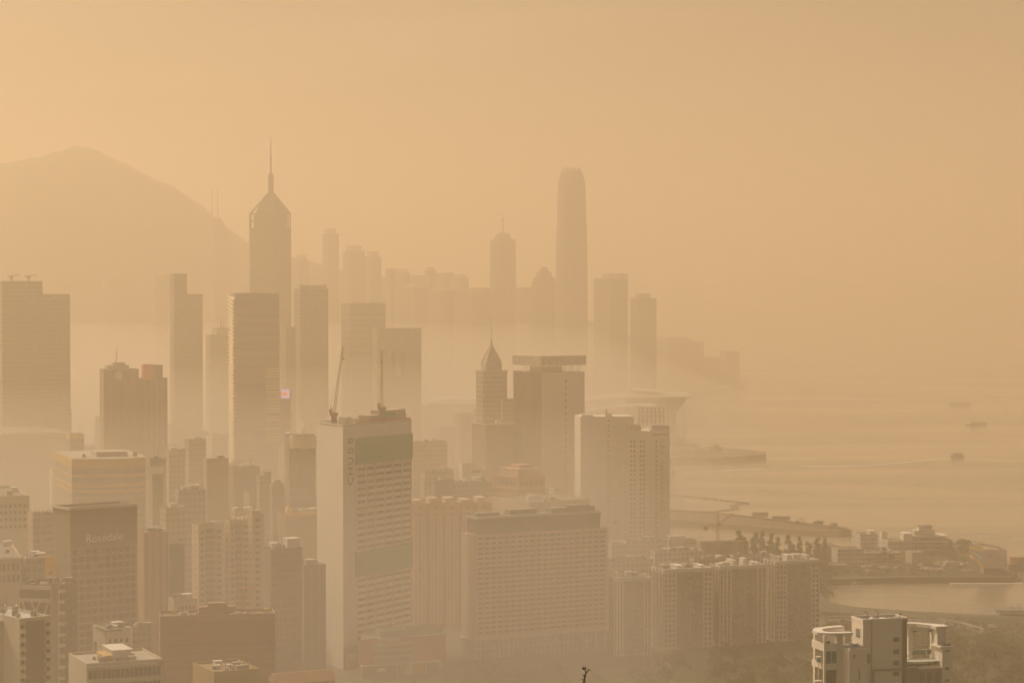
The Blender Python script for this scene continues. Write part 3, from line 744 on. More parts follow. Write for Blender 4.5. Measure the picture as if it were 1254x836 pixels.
# rounded glass tower with bright top band
d = 1450; c = P(371, 560, d)
t = thing('glass_tower', 'curved dark glass tower with a bright cream band round its top', 'office tower', (c.x, d, 4))
r = (ux(387) - ux(355)) * d / 2; z = lambda py: P(0, py, d).z - 4
MB().cyl(0, 0, r, -6, z(548), 28).build('glass_drum', facade((.12, .12, .11), (.085, .085, .075), 4, 50, .7, .99, .1, .3), t, smooth=False)
MB().cyl(0, 0, r + .5, z(547.8), z(533), 28).build('cream_band', paint((.68, .58, .40), .5, .12), t)
MB().cyl(0, 0, r * .9, z(533), z(531), 28).build('roof', ROOF, t); MB().beam((0, 0, z(531)), (1, 0, z(524)), .5, .2).build('antenna', METAL, t)
MB().box(-r * 1.35, -r * 1.02, -2, 8, -6, z(530)).build('side_fin', PALE, t)

# brown block with ochre parapet under the curved tower
t = B('office_building', 'brown building with a gold roof edge and small windows beside the tall white tower', 'office building', 340, 350, 395, 628, 1300, facade((.33, .235, .165), (.14, .11, .09), 3.2, 1.9, .5, .5), 26, clut=5)
t.part('gold_or_painted_sunlit_cornice', MB().box(-.3, t.w, -.5, -.02, t.h - 1.6, t.h + .1), paint((.62, .40, .14), .5, .2))
t.part('small_dome_house', MB().box(1, 4, 1, 4, t.top, t.top + 3).cyl(2.5, 2.5, 1.7, t.top + 3, t.top + 4.4, 12, .4), paint((.66, .45, .18), .5, .2))

# ------------------------------------------------------------------ tan apartment twins
TANM = paint((.52, .40, .29), .8, .3); RAIL = paint((.45, .39, .32), .7, .3)
def balconies(b_, face, u0, u1, z0, z1, rows, dep=1.0, m=None, jitter=True):
    for i in range(rows):
        zz = z0 + (z1 - z0) * i / rows; fh = (z1 - z0) / rows
        mb = MB(); e = dep * (rnd.uniform(.75, 1.15) if jitter else 1)
        b_.fbox(mb, face, u0, u1, zz, zz + .18, 0, e)
        b_.fbox(mb, face, u0, u1, zz + .18, zz + fh * .34, e - .12, e)
        b_.part('balcony', mb, m or RAIL)
LAUN = [paint(c, .8, .15) for c in ((.55, .52, .48), (.42, .20, .15), (.25, .30, .36), (.6, .5, .3), (.3, .28, .25), (.62, .58, .52))]
def washing(b_, face, u0, u1, z0, z1, n):
    for _ in range(n):
        u = rnd.uniform(u0, u1 - 1.4); zz = rnd.uniform(z0, z1); w = rnd.uniform(.7, 2.0)
        mb = MB(); b_.fbox(mb, face, u, u + w, zz, zz + rnd.uniform(.5, 1.3), .55, 1.05)
        b_.part(rnd.choice(('air_conditioner', 'awning', 'washing')), mb, rnd.choice(LAUN))
def shade_panel(b_, face, u0, u1, z0, z1, m):  # flat panel on the wall; shade is put into its darker colour
    mb = MB(); b_.fbox(mb, face, u0, u1, z0, z1, .01, .06); b_.part('painted_shade_panel', mb, m)
RSHADE = paint((.17, .135, .11), .85, .4)
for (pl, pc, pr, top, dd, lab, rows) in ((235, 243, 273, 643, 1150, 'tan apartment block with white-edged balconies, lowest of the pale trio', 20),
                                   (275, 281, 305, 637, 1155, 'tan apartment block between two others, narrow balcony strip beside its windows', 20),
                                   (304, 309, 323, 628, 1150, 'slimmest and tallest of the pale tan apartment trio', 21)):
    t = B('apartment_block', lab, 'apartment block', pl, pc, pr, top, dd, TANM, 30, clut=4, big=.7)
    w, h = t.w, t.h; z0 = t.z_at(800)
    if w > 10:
        shade_panel(t, t.R, w * .28, w * .66, z0, h - 2, RSHADE)
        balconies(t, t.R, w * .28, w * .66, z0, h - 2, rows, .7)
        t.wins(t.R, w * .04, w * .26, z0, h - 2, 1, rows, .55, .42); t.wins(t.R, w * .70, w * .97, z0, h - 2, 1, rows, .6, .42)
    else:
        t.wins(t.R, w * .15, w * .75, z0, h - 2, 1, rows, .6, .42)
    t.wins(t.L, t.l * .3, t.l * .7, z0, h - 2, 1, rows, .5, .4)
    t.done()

B('apartment_block', 'orange-brown block with vertical ribs, half hidden by the dark hotel', 'apartment block', 169, 176, 206, 652, 1080, facade((.42, .25, .14), (.2, .13, .085), 50, 3.4, .98, .35), 28, clut=6)
t = B('office_building', 'narrow dark green glass block beside the ribbed orange-brown one', 'office building', 204, 208, 226, 663, 1090, facade((.15, .15, .12), (.09, .10, .08), 3.4, 1.6, .6, .7), 28, clut=2)
t.part('pale_rim', MB().box(-.3, t.w + .2, -.4, -.02, t.h - .9, t.h + .1), PALE)
t = B('apartment_block', 'stained white roof house behind the brown scaffolded block', 'apartment block', 206, 214, 242, 734, 1010, paint((.52, .46, .38), .8, .4), 24, clut=5)
t.wins(t.R, t.w * .1, t.w * .9, t.h - 16, t.h - 2, 5, 4, .4, .4).done()

# dark pair that shades the white tower
t = B('office_building', 'dark grey-brown office block with small window rows left of the tall white tower', 'office building', 322, 332, 370, 672, 1080, facade((.255, .20, .155), (.12, .10, .085), 3.3, 2.2, .45, .55), 30, clut=6)
t.room(.55, .95, .1, .7, 5, PALE)
t = B('office_building', 'plain dark slab pressed against the foot of the tall white tower', 'office building', 352, 372, 399, 692, 1120, paint((.25, .20, .165), .7, .35), 30, clut=3)
for u in (.3, .62): t.part('pilaster', MB().box(t.w * u, t.w * u + .8, -.3, -.01, -6, t.h - 1.2), paint((.31, .26, .22), .7, .3))

# ------------------------------------------------------------------ brown scaffolded block, bottom left
t = Bld('wrapped_building', 'broad red-brown building wrapped in mesh with construction litter on its roof', 'building under repair', 184, 196, 337, 754, 930, 10, l=15).body(facade((.36, .20, .125), (.27, .155, .10), 3.0, 60, .35, .99, .5, .8), paint((.20, .14, .09), .9, .5))
w, l, h = t.w, t.l, t.h
for i in range(9): t.part('scaffold_lift', MB().box(-.5, w + .3, -.55, -.02, h - 3 - i * 3.0, h - 2.72 - i * 3.0), paint((.26, .15, .10), .8, .4))
t.part('stair_tower', MB().box(w * .34, w * .66, l * .3, l * .6, t.top, t.top + 3.6).box(w * .42, w * .58, l * .32, l * .58, t.top + 3.6, t.top + 5), paint((.30, .18, .10), .85, .4))
BLUE = paint((.30, .36, .40), .7, .3)
for i in range(26):
    x, y = rnd.uniform(.03, .92) * w, rnd.uniform(.03, .9) * l; e = rnd.uniform(.8, 2.4)
    t.part(rnd.choice(('tarpaulin', 'pallet', 'site_hut')), MB().box(x, x + e, y, y + e * .7, t.top, t.top + rnd.uniform(.4, 1.8)), rnd.choice((BLUE, paint((.62, .42, .12)), PALE, paint((.4, .2, .12)), METAL)))
for u in (.02, .22, .45, .68, .9): t.part('scaffold_pole', MB().beam((w * u, -.7, h - 28), (w * u, -.7, h + 2.2), .18), METAL)
t.done()
c = P(298, 752, 950)
k_ = thing('tower_crane', 'small red lattice mast standing among litter on the mesh-wrapped building', 'tower crane', (c.x, 950, t.zb + t.top))
REDM = paint((.52, .14, .08), .6, .2)
mb = MB(); hh = P(0, 722, 950).z - (t.zb + t.top)
for i in range(4):
    x, y = (.5 if i in (0, 1) else -.5), (.5 if i in (1, 2) else -.5); mb.beam((x, y, 0), (x, y, hh), .16)
for i in range(int(hh / 1.2)):
    s = 1 if i % 2 else -1; mb.beam((-.5 * s, -.5, i * 1.2), (.5 * s, -.5, i * 1.2 + 1.2), .12); mb.beam((-.5, -.5 * s, i * 1.2), (-.5, .5 * s, i * 1.2 + 1.2), .12)
mb.build('mast', REDM, k_); MB().beam((-3, 0, hh), (4.5, 0, hh + .8), .4, .25).build('jib', REDM, k_)

# low ochre and pitched roofs at the bottom edge
t = B('low_building', 'ochre flat-roofed house at the foot of the mesh-wrapped building', 'low building', 236, 262, 318, 822, 850, paint((.40, .27, .13), .8, .4), 26, paint((.26, .19, .11), .9, .5), 9, .6)
t = Bld('low_building', 'house with a red-brown pitched roof below the white tower', 'low building', 318, 340, 410, 834, 880, 26)
t.part('wall', MB().box(0, t.w, 0, 9, -8, t.h - 1), paint((.38, .27, .19)))
t.part('pitched_roof', MB().prism([(-.5, -.6), (t.w + .5, -.6), (t.w + .5, 9.6), (-.5, 9.6)], t.h - 1, t.h + 2.4, [(-.5, 4), (t.w + .5, 4), (t.w + .5, 5), (-.5, 5)]), paint((.40, .21, .12), .85, .5))

# ------------------------------------------------------------------ hotel with script sign
HOT = paint((.235, .178, .138), .7, .25)
t = Bld('hotel_tower', 'dark brown hotel slab with pale lettering under its flat roof', 'hotel', 70, 86, 168, 622, 1000, 37, l=17).body(HOT)
w, l, h = t.w, t.l, t.h
t.part('roof_rim', MB().box(-.5, w + .4, -.6, -.02, h - .9, h + .25).box(-.6, -.02, 0, l, h - .9, h + .25), paint((.55, .48, .40), .6, .2))
t.part('roof_rail', MB().box(w * .12, w * .8, l * .3, l * .3 + .3, t.top, t.top + 1.4), paint((.60, .52, .43), .6, .2))
zt = t.z_at(672); zb_ = zt - 3.25 * 21
t.wins(t.R, w * .015, w * .985, zb_, zt, 10, 21, .62, .66, glass_mat((.10, .08, .065), .35), .05)
PIL = paint((.33, .255, .20), .7, .2)
for i in range(11):
    u = w * .015 + (w * .97) * i / 10
    mb = MB(); t.fbox(mb, t.R, u - .22, u + .22, zb_, zt + .6, 0, .32); t.part('pilaster', mb, PIL)
for i in range(22):
    mb = MB(); t.fbox(mb, t.R, w * .015, w * .985, zb_ + i * 3.25 - .28, zb_ + i * 3.25 + .28, 0, .18); t.part('floor_band', mb, PIL)
SIGNM = paint((.86, .80, .70), .6, .05)
text_mesh('Rosedale', 5.0, SIGNM, t.o, upright(t.R, w * .50, t.z_at(658, w * .5), .35), .12, 1.0, bold=.03)
em = MB(); 
for q in range(24):
    a0, a1 = q * math.pi / 12, (q + 1) * math.pi / 12
    em.beam((1.5 * math.cos(a0) * (1 - .1 * (q % 2)), 1.9 * math.sin(a0), 0), (1.5 * math.cos(a1), 1.9 * math.sin(a1), 0), .26)
em.beam((-.8, -.9, 0), (.5, 1.1, 0), .3).beam((.8, -.9, 0), (-.3, .8, 0), .3)
M = upright(t.R, w * .50, t.z_at(643, w * .5), .3)
em2 = MB().add([tuple(M @ Vector(p)) for p in em.v], em.f)
t.part('sign_emblem', em2, paint((.42, .27, .17), .6, .05))
t.wins(t.L, l * .1, l * .9, zb_, zt, 2, 12, .3, .3).done()

# ------------------------------------------------------------------ lower-left cluster
t = B('office_building', 'white-topped building with paired window rows at the frame edge', 'office building', -40, -22, 36, 608, 1150, paint((.52, .49, .42), .75, .25), -0.01 + 20, clut=4)
t.wins(t.R, t.w * .05, t.w * .95, t.z_at(650), t.z_at(616), 9, 4, .62, .45)
for i in range(5): t.part('sill_band', MB().box(-.1, t.w, -.35, -.01, t.z_at(651) + i * (t.z_at(616) - t.z_at(651)) / 4 - .3, t.z_at(651) + i * (t.z_at(616) - t.z_at(651)) / 4 + .3), paint((.55, .50, .42)))
t.done()
t = B('apartment_block', 'block with slanted white roof vents and striped balconies next to the dark hotel', 'apartment block', 34, 40, 68, 628, 1110, facade((.40, .31, .24), (.2, .15, .12), 3.2, 5, .45, .7), 28, clut=0)
for i in range(5): t.part('roof_vent', MB().beam((t.w * (.1 + i * .16), 2, t.top), (t.w * (.16 + i * .16), 2, t.top + 2.8), .55), PALE)
balconies(t, t.R, t.w * .5, t.w, t.h - 34, t.h - 2, 10, .8, paint((.50, .36, .27)))
t.part('red_downpipe', MB().box(t.w * .3, t.w * .34, -.3, -.02, t.h - 22, t.h - 9), paint((.60, .20, .10)))
t.done()
t = B('apartment_block', 'tan house block with dark square windows and a pale roof edge at the frame edge', 'apartment block', -30, -20, 26, 683, 1000, paint((.46, .36, .25), .8, .3), 16, clut=3)
t.wins(t.R, t.w * .1, t.w * .98, t.z_at(716), t.z_at(688), 7, 2, .6, .62).done()
t.part('roof_rim', MB().box(-.2, t.w + .2, -.4, -.02, t.h - .8, t.h + .1), PALE)
t = B('office_building', 'grey building behind the orange hoarding, pale roof edge', 'office building', 26, 32, 58, 682, 1010, CLADG, 22, clut=3)
t.part('roof_rim', MB().box(-.2, t.w + .2, -.4, -.02, t.h - .6, t.h + .1), PALE)
p, q = P(55, 710, 975), P(68, 682, 975)
s_ = thing('billboard', 'bright orange upright billboard with a small dark mark, beside the dark hotel', 'billboard', (p.x, 975, p.z))
W_, H_ = q.x - p.x, q.z - p.z
MB().box(0, W_, 0, .5, 0, H_).build('panel', paint((.72, .36, .05), .6, .08), s_); MB().box(W_ * .36, W_ * .64, -.06, -.005, H_ * .24, H_ * .38).build('printed_mark', paint((.12, .10, .09)), s_)
MB().beam((W_ * .3, .8, -14), (W_ * .3, .8, H_ * .7), .4).beam((W_ * .7, .8, -14), (W_ * .7, .8, H_ * .7), .4).build('support', METAL, s_)
t = B('office_building', 'glass-fronted building with white V-shaped braces on its facade', 'office building', 24, 24, 74, 714, 900, facade((.20, .165, .14), (.12, .10, .085), 3.2, 1.8, .6, .8, .2, .3), -12, clut=3, l=16)
WB = paint((.60, .55, .48), .6, .12)
w, h = t.w, t.h
t.part('white_cornice', MB().box(-.2, w * .78, -.6, -.02, h - 2.2, h - .6).box(-.2, w * .78, -.6, -.02, h - 7, h - 5.6), WB)
for a0, a1 in ((.08, .28), (.5, .28), (.30, .56), (.72, .52)):
    t.part('diagonal_brace', MB().beam((w * a0, -.4, h - 7), (w * a1, -.4, h - 16), .55), WB)
t.part('corner_shaft', MB().box(w * .80, w * .97, -1.2, -.02, -6, h + 1.0), paint((.30, .24, .20), .6, .2))
for i in range(12): t.part('balcony', MB().box(w * .98, w * 1.10, -1.4, .5, h - 3 - i * 4.2, h - 1.9 - i * 4.2), WB)
t.part('white_strip', MB().box(w * .785, w * .80, -1.3, -.02, -6, h), WB); t.part('white_strip', MB().box(w * .97, w * .985, -1.3, -.02, -6, h), WB)
t.done()
t = B('apartment_block', 'small white stair house with a dark window at the frame edge', 'apartment block', -34, -26, 21, 740, 850, paint((.58, .52, .44), .8, .3), 10, clut=2)
t.wins(t.R, t.w * .7, t.w * .95, t.h - 5, t.h - 1.5, 1, 1, .6, .8).done()
t = B('apartment_block', 'nearest white block with a dark shade-painted face and small balconies, bottom corner', 'apartment block', -40, 24, 62, 757, 800, paint((.60, .53, .44), .8, .25), 40, paint((.48, .50, .48), .9, .3), 5, .8)
w, h = t.w, t.h
shade_panel(t, t.R, w * .18, w * .80, -6, h - 1.2, paint((.27, .205, .145), .8, .3))
for s0, s1 in ((.02, .17), (.81, 1.0)):
    for i in range(9): 
        mb = MB(); t.fbox(mb, t.R, w * s0, w * s1, h - 5.2 - i * 3.1, h - 3.9 - i * 3.1, 0, .9); t.part('balcony', mb, PALE)
    t.wins(t.R, w * s0, w * s1, h - 29, h - 1.4, 1, 9, .7, .4)
t.done()
# white buildings in front of the hotel
t = B('apartment_block', 'white stepped block with a sunlit end wall in front of the dark hotel', 'apartment block', 114, 131, 160, 770, 900, paint((.60, .53, .44), .8, .25), 30, clut=4, big=.7)
w, h, l = t.w, t.h, t.l
for u in (.12, .36, .6, .84): t.wins(t.R, w * (u - .07), w * (u + .07), h - 24, h - 3, 1, 6, .7, .45)
t.wins(t.L, l * .05, l * .3, h - 14, h - 6, 1, 1, .8, .9).done()
t.part('roof_terrace', MB().box(-.3, w * .6, -.3, l * .8, t.top, t.top + .5), ROOFG)
t = B('apartment_block', 'grey shabby block with dense windows right of the white stepped block', 'apartment block', 156, 162, 186, 768, 960, facade((.34, .28, .22), (.15, .12, .10), 3, 2.2, .5, .55), 30, clut=4)
t = B('low_building', 'long low white building with a ribbon of windows and roof clutter, bottom edge', 'low building', 84, 106, 199, 812, 830, paint((.58, .52, .44), .8, .3), 24, paint((.42, .38, .33), .9, .5), 5, .7)
w, h = t.w, t.h
t.wins(t.R, w * .02, w * .98, h - 6.3, h - 2.2, 16, 1, .88, .75, proud=.1); t.wins(t.R, w * .02, w * .98, h - 11, h - 7, 16, 1, .8, .6)
t.part('white_ledge', MB().box(-.2, w + .2, -.8, -.02, h - 2.0, h - 1.2).box(-.2, w + .2, -.8, -.02, h - 7, h - 6.4), WB)
t.part('rust_corner', MB().box(w * .93, w * 1.01, -.9, .4, h - 2.6, h - .6), paint((.55, .22, .10)))
t.part('roof_hut', MB().box(w * .42, w * .66, t.l * .3, t.l * .8, t.top, t.top + 3.6).box(w * .4, w * .68, t.l * .28, t.l * .82, t.top + 3.6, t.top + 3.9), PALE)
t.part('ochre_hut', MB().box(w * .30, w * .41, t.l * .3, t.l * .7, t.top, t.top + 2), paint((.58, .36, .12)))
t.done()

# ------------------------------------------------------------------ centre: white lettered tower
LETTER = paint((.07, .06, .055), .5, .05)
WALLW = paint((.74, .70, .63), .7, .22)
C = P(420, 519, 1190)
a = math.radians(59)
t = Bld('office_tower', 'tall white wedge tower with dark window rows, green bands and upright lettering', 'office tower', 388, 420, 504, 519, 1190, 59, l=30)
w, h = t.w, t.h
# plan: a wedge whose left wall swings back more steeply than a right angle
o_ = t.o.location; E_ = (o_.x + w * math.cos(t.a), o_.y + w * math.sin(t.a)); L0 = P(388, 510, 1218)
def loc(x, y):
    v = Matrix.Rotation(-t.a, 3, 'Z') @ Vector((x - o_.x, y - o_.y, 0)); return (v.x, v.y)
foot = [(0, 0), (w, 0), loc(E_[0] - 6, E_[1] + 16), loc(L0.x + 14, L0.y + 34), loc(L0.x, L0.y)]
t.part('wall', MB().prism(foot, -6, h - 1.2), WALLW)
t.part('roof', MB().prism([(x * .985 + .3, y * .97 + .4) for x, y in foot], h - 1.2, h - 1.0), ROOF)
pr = MB()
for (x0, y0), (x1, y1) in zip(foot, foot[1:] + foot[:1]): pr.beam((x0, y0, h - .6), (x1, y1, h - .6), .6)
t.part('parapet', pr, WALLW)
uw0 = w * .185                                   # windows begin right of the lettered strip
zg1, zg0 = t.z_at(537, uw0 * .9, 0), t.z_at(569, uw0 * .9, 0)
lx, ly = uw0, 0
zt_ = t.z_at(571, lx, ly); zg2, zg3 = t.z_at(675, lx, ly), t.z_at(707, lx, ly); zbot = t.z_at(786, lx, ly)
n1_, n2_ = 13, 10
GWIN = glass_mat((.085, .07, .055), .35)
t.wins(t.R, uw0, w * .985, zg2, zt_, 6, n1_, .86, .42, GWIN, .05)
t.wins(t.R, uw0, w * .985, zbot, zg3, 6, n2_, .86, .42, GWIN, .05)
led = MB()
for z0, z1, n in ((zg2, zt_, n1_), (zbot, zg3, n2_)):
    for i in range(n):
        zz = z0 + (z1 - z0) * (i + .74) / n
        e = MB(); t.fbox(e, t.R, uw0, w * .99, zz, zz + .5, 0, .55); t.part('sun_shade', e, WALLW)
for i in range(7):
    u = uw0 + (w * .985 - uw0) * i / 6
    e = MB(); t.fbox(e, t.R, u - .28, u + .28, zbot, zt_ + 1.6, 0, .7); t.part('pier', e, WALLW)
GRN = paint((.05, .27, .14), .6, .15)
for z0, z1 in ((zg0 + .2, zg1), (zg3 + .4, zg2 - .2)):
    e = MB(); t.fbox(e, t.R, uw0 * .93, w * 1.0, z0, z1, .02, .85); t.part('green_mesh_band', e, GRN)
# penthouse set back on the roof
z0 = h - 1.0
t.part('plant_room', MB().box(w * .42, w * .97, 2.2, 9, z0, t.z_at(508, w * .5, 4)), paint((.42, .35, .30), .8, .3))
t.part('plant_room', MB().box(w * .62, w * .98, 3.2, 10, z0, t.z_at(502, w * .7, 5)), paint((.45, .38, .33), .8, .3))
t.part('green_tarpaulin', MB().box(w * .60, w * .80, 1.5, 2.1, z0 + 3.0, z0 + 5.4), GRN)
t.part('pale_hut', MB().box(w * .12, w * .2, 4, 8, z0, z0 + 4), PALE); t.part('pale_hut', MB().box(w * .24, w * .3, 3, 6, z0, z0 + 3), PALE)
t.part('roof_rail', MB().box(w * .2, w * .99, .3, .6, z0 + .6, z0 + 1.5), REDM)
for i, ch in enumerate('CHUBB'):
    zz = t.z_at(589 - i * 12.4, uw0 * .55, 0)
    text_mesh(ch, 6.4, LETTER, t.o, upright(t.R, uw0 * .57, zz, .12, roll=math.pi / 2), .12, bold=.0)
# podium skin below the white shaft
e = MB(); t.fbox(e, t.R, -.2, uw0 * 1.05, -6, t.z_at(793, 0, 0), .02, .6); t.part('podium_cladding', e, paint((.33, .26, .21), .6, .3))
zz0, zz1 = t.z_at(832, 4, 0), t.z_at(801, 4, 0)
e = MB(); t.fbox(e, t.R, uw0 * .12, uw0 * .95, zz0, zz1, .65, .85); t.part('advert_panel', e, paint((.55, .45, .42), .6, .2))
e = MB(); t.fbox(e, t.R, uw0 * .16, uw0 * .50, zz1 - 2.2, zz1 - .3, .86, .92); t.part('advert_yellow', e, paint((.66, .50, .12), .6, .2))
e = MB(); t.fbox(e, t.R, uw0 * .54, uw0 * .92, zz1 - 2.2, zz1 - .3, .86, .92); t.part('advert_orange', e, paint((.68, .30, .14), .6, .2))
for i in range(5):
    e = MB(); t.fbox(e, t.R, uw0 * .18, uw0 * .9, zz1 - 4.6 - i * 1.6, zz1 - 3.6 - i * 1.6, .86, .9); t.part('advert_print', e, paint((.50, .30, .28), .6, .3))
t.done()
roofz = t.zb + h - .9
def luffer(name_lab, pxb, pyb, pxt, pyt, dd):
    b0, b1 = P(pxb, pyb, dd), P(pxt, pyt, dd)
    k_ = thing('luffing_crane', name_lab, 'crane', (b0.x, dd, roofz), 0, 'roof cranes on the white wedge tower')
    zb2 = b0.z - roofz
    MB().box(-1.4, 1.4, -1.4, 1.4, 0, max(.8, zb2 - 1.2)).box(-2.2, 2.0, -1.5, 1.5, max(.8, zb2 - 1.2), zb2 + .4).build('machine_deck', paint((.30, .19, .11)), k_)
    MB().box(-2.6, -1.0, -.8, .8, zb2 + .4, zb2 + 2.2).build('cab', RUST, k_)
    top = Vector((b1.x - b0.x, 0, b1.z - roofz)); bot = Vector((0, 0, zb2 + .4)); dirv = (top - bot); L_ = dirv.length; dirv.normalize()
    sd_ = Vector((0, 1, 0)); up_ = dirv.cross(sd_)
    YEL = paint((.60, .34, .11), .6, .25)
    bm = MB(); n = int(L_ / 1.5)
    for sx, sy in ((-.55, -.55), (.55, -.55), (.55, .55), (-.55, .55)):
        bm.beam(bot + sd_ * sx + up_ * sy, top + (sd_ * sx + up_ * sy) * .5, .28)
    for i in range(n):
        q0, q1 = bot.lerp(top, i / n), bot.lerp(top, (i + 1) / n); s = .55 * (1 if i % 2 else -1) * (1 - .5 * i / n)
        bm.beam(q0 + sd_ * s + up_ * s, q1 - sd_ * s + up_ * s, .16).beam(q0 + sd_ * s - up_ * s, q1 + sd_ * s + up_ * s, .16).beam(q0 - sd_ * s - up_ * s, q1 + sd_ * s - up_ * s, .16)
    bm.build('lattice_jib', YEL, k_)
    MB().beam((-2, 0, zb2 + 4), (0, 0, zb2 + .4), .3).beam((-2, 0, zb2 + 4), bot.lerp(top, .55), .08).build('a_frame', YEL, k_)
    MB().beam(top, top + Vector((.2, 0, -6)), .08).box(top.x - .3, top.x + .7, -.3, .3, top.z - 7, top.z - 6).build('hook_line', METAL, k_)
luffer('leaning roof crane with its jib tilted right, on the white wedge tower', 409, 506, 420, 424, 1205)
luffer('upright roof crane with a near-vertical jib on the white wedge tower', 468, 499, 467, 429, 1222)

# red mall at its foot
t = Bld('shopping_mall', 'red-walled shopping mall with a green glass bay and shop posters at street level', 'mall', 438, 441, 543, 783, 1165, 22, l=38)
w, h = t.w, t.h
REDW = paint((.46, .12, .07), .75, .25)
sa_, ca_ = math.sin(t.a), math.cos(t.a)
bk = lambda x, q: (x + sa_ * q, ca_ * q)
t.part('wall', MB().prism([(0, 0), (w, 0), bk(w, 40), bk(0, 40)], -3, h), REDW)
t.part('roof', MB().prism([(.4, .3), (w - .4, .3), bk(w - .4, 39), bk(.4, 39)], h, h + .15), ROOF)
t.part('roof_edge', MB().beam((w * .55, 0, h + .4), (w, 0, h + .4), .6).beam((w, 0, h + .4), (*bk(w, 20), h + .4), .6), PALE)
t.part('green_upper_wall', MB().box(w * .25, w * .52, 2, 10, h, h + 3.6), paint((.24, .29, .21)))
t.part('roof_frame', MB().beam((w * .55, 3, h + .2), (w * .6, 8, h + 4), .5).beam((w * .6, 8, h + 4), (w * .82, 8, h + 4), .5).beam((w * .82, 8, h + 4), (w * .9, 3, h + .4), .5).box(w * .6, w * .8, 9, 16, h, h + 3.4), CONC)
GG = facade((.36, .36, .28), (.20, .20, .155), 3.4, 12, .62, .97, .2, .25)
bay = [(w * (.14 + .5 * i / 10), -2.6 * math.sin(math.pi * i / 10) - .05) for i in range(11)]
t.part('green_glass_bay', MB().prism(bay + [(w * .64, 0), (w * .14, 0)], h - 12.5, h - 3.6), GG)
t.part('bay_parapet', MB().prism([(x, y * 1.1 - .2) for x, y in bay] + [(w * .64, 0), (w * .14, 0)], h - 3.58, h - 2.2), paint((.45, .43, .36)))
t.part('sign_board', MB().box(w * .22, w * .47, -1.4, -.1, h - 1.6, h + .2), paint((.50, .44, .38)))
t.part('white_ledge', MB().box(0, w * .95, -3.2, -.1, h - 13.2, h - 12.7), PALE)
t.part('shopfront', MB().box(.3, w * .97, -2.4, -.05, -3, h - 13.25), paint((.24, .195, .155), .6, .3))
t.part('poster', MB().box(w * .50, w * .61, -2.6, -2.42, h - 19, h - 13.6), paint((.58, .52, .42), .6, .3)); t.part('poster', MB().box(w * .50, w * .61, -2.7, -2.61, h - 15.2, h - 13.8), paint((.58, .45, .12), .6, .3))
t.part('red_poster', MB().box(w * .65, w * .74, -2.6, -2.42, h - 19, h - 13.4), paint((.60, .19, .10), .6, .25))
t.part('entrance_canopy', MB().box(w * .18, w * .28, -3.2, -2.42, h - 16, h - 14.2), PALE)
t.part('end_banner', MB().box(w * .90, w * .985, -2.6, -2.42, h - 17, h - 13.6), paint((.42, .38, .30), .6, .4))
for u in (.42, .63, .76): t.part('pilaster', MB().box(w * u, w * u + .35, -2.9, -2.42, -3, h - 13.2), PALE)
p = P(536, 767, 1200)
s_ = thing('red_umbrella', 'small red parasol on the mall roof corner', 'parasol', (p.x, 1196, t.zb + h + .15))
MB().cyl(0, 0, .08, 0, 3.2, 6).build('pole', METAL, s_); MB().cyl(0, 0, 2.2, 2.4, 3.6, 10, .15).build('canopy', paint((.75, .16, .06), .6, .05), s_)

# pinkish comb-shaped estate behind
t = Bld('apartment_estate', 'reddish estate of rib-fronted flats with pale piers between the white tower and the big hotel', 'apartment estate', 500, 504, 602, 616, 1350, 12, l=24)
w, h = t.w, t.h
BRK = paint((.47, .19, .115), .8, .3); PPIER = paint((.56, .40, .30), .75, .2)
t.body(BRK)
nb = 5
for i in range(nb):
    u0 = w * i / nb; bw = w / nb
    e = MB(); t.fbox(e, t.R, u0 + bw * .08, u0 + bw * .80, -6, h + (1.5 if i % 2 else -1), .01, 2.6); t.part('projecting_bay', e, BRK)
    F2 = (0, -2.6, 0.0)
    for s in (.08, .30, .55, .76):
        e = MB(); t.fbox(e, F2, u0 + bw * s, u0 + bw * s + .75, -6, h - 9, .01, .5); t.part('pale_pier', e, PPIER)
    e = MB(); t.fbox(e, F2, u0 + bw * .08, u0 + bw * .80, h - 8.8, h - 7.8, .01, .6); t.part('pale_band', e, PPIER)
    t.wins(F2, u0 + bw * .36, u0 + bw * .54, h - 48, h - 1, 1, 15, .8, .5)
    e = MB(); t.fbox(e, F2, u0 + bw * .1, u0 + bw * .7, h - 5.5, h - 4.3, .01, .55); t.part('pale_band', e, PPIER)
    t.room(i / nb + .03, i / nb + .13, .1, .6, rnd.uniform(2, 5), PPIER)
t.clutter(4).done()

# grey and ochre roofs behind it
t = B('office_building', 'block of grey and ochre storeys with a pale roof, right beside the white wedge tower', 'office building', 500, 506, 548, 541, 1650, facade((.50, .38, .22), (.18, .15, .115), 3.4, 3, .5, .6), 28, clut=5)
B('apartment_block', 'pale narrow house with one sunlit edge behind the reddish estate', 'apartment block', 514, 520, 556, 578, 1480, CLADC, 30, clut=4)
B('apartment_block', 'grey block with framed windows just behind the reddish estate', 'apartment block', 550, 556, 602, 590, 1440, CLADG, 26, clut=4)
t = B('office_building', 'small white roof house with three dark windows among grey blocks', 'office building', 562, 566, 590, 568, 1500, PALE, 24, clut=1)
t.wins(t.R, t.w * .5, t.w * .95, t.h - 6.5, t.h - 3.5, 3, 1, .6, .7).done()
t = B('apartment_block', 'dark olive block with washing-lined windows amid grey roofs', 'apartment block', 528, 533, 556, 588, 1420, facade((.22, .20, .15), (.12, .11, .09), 3, 2.4, .5, .6), 26, clut=3)

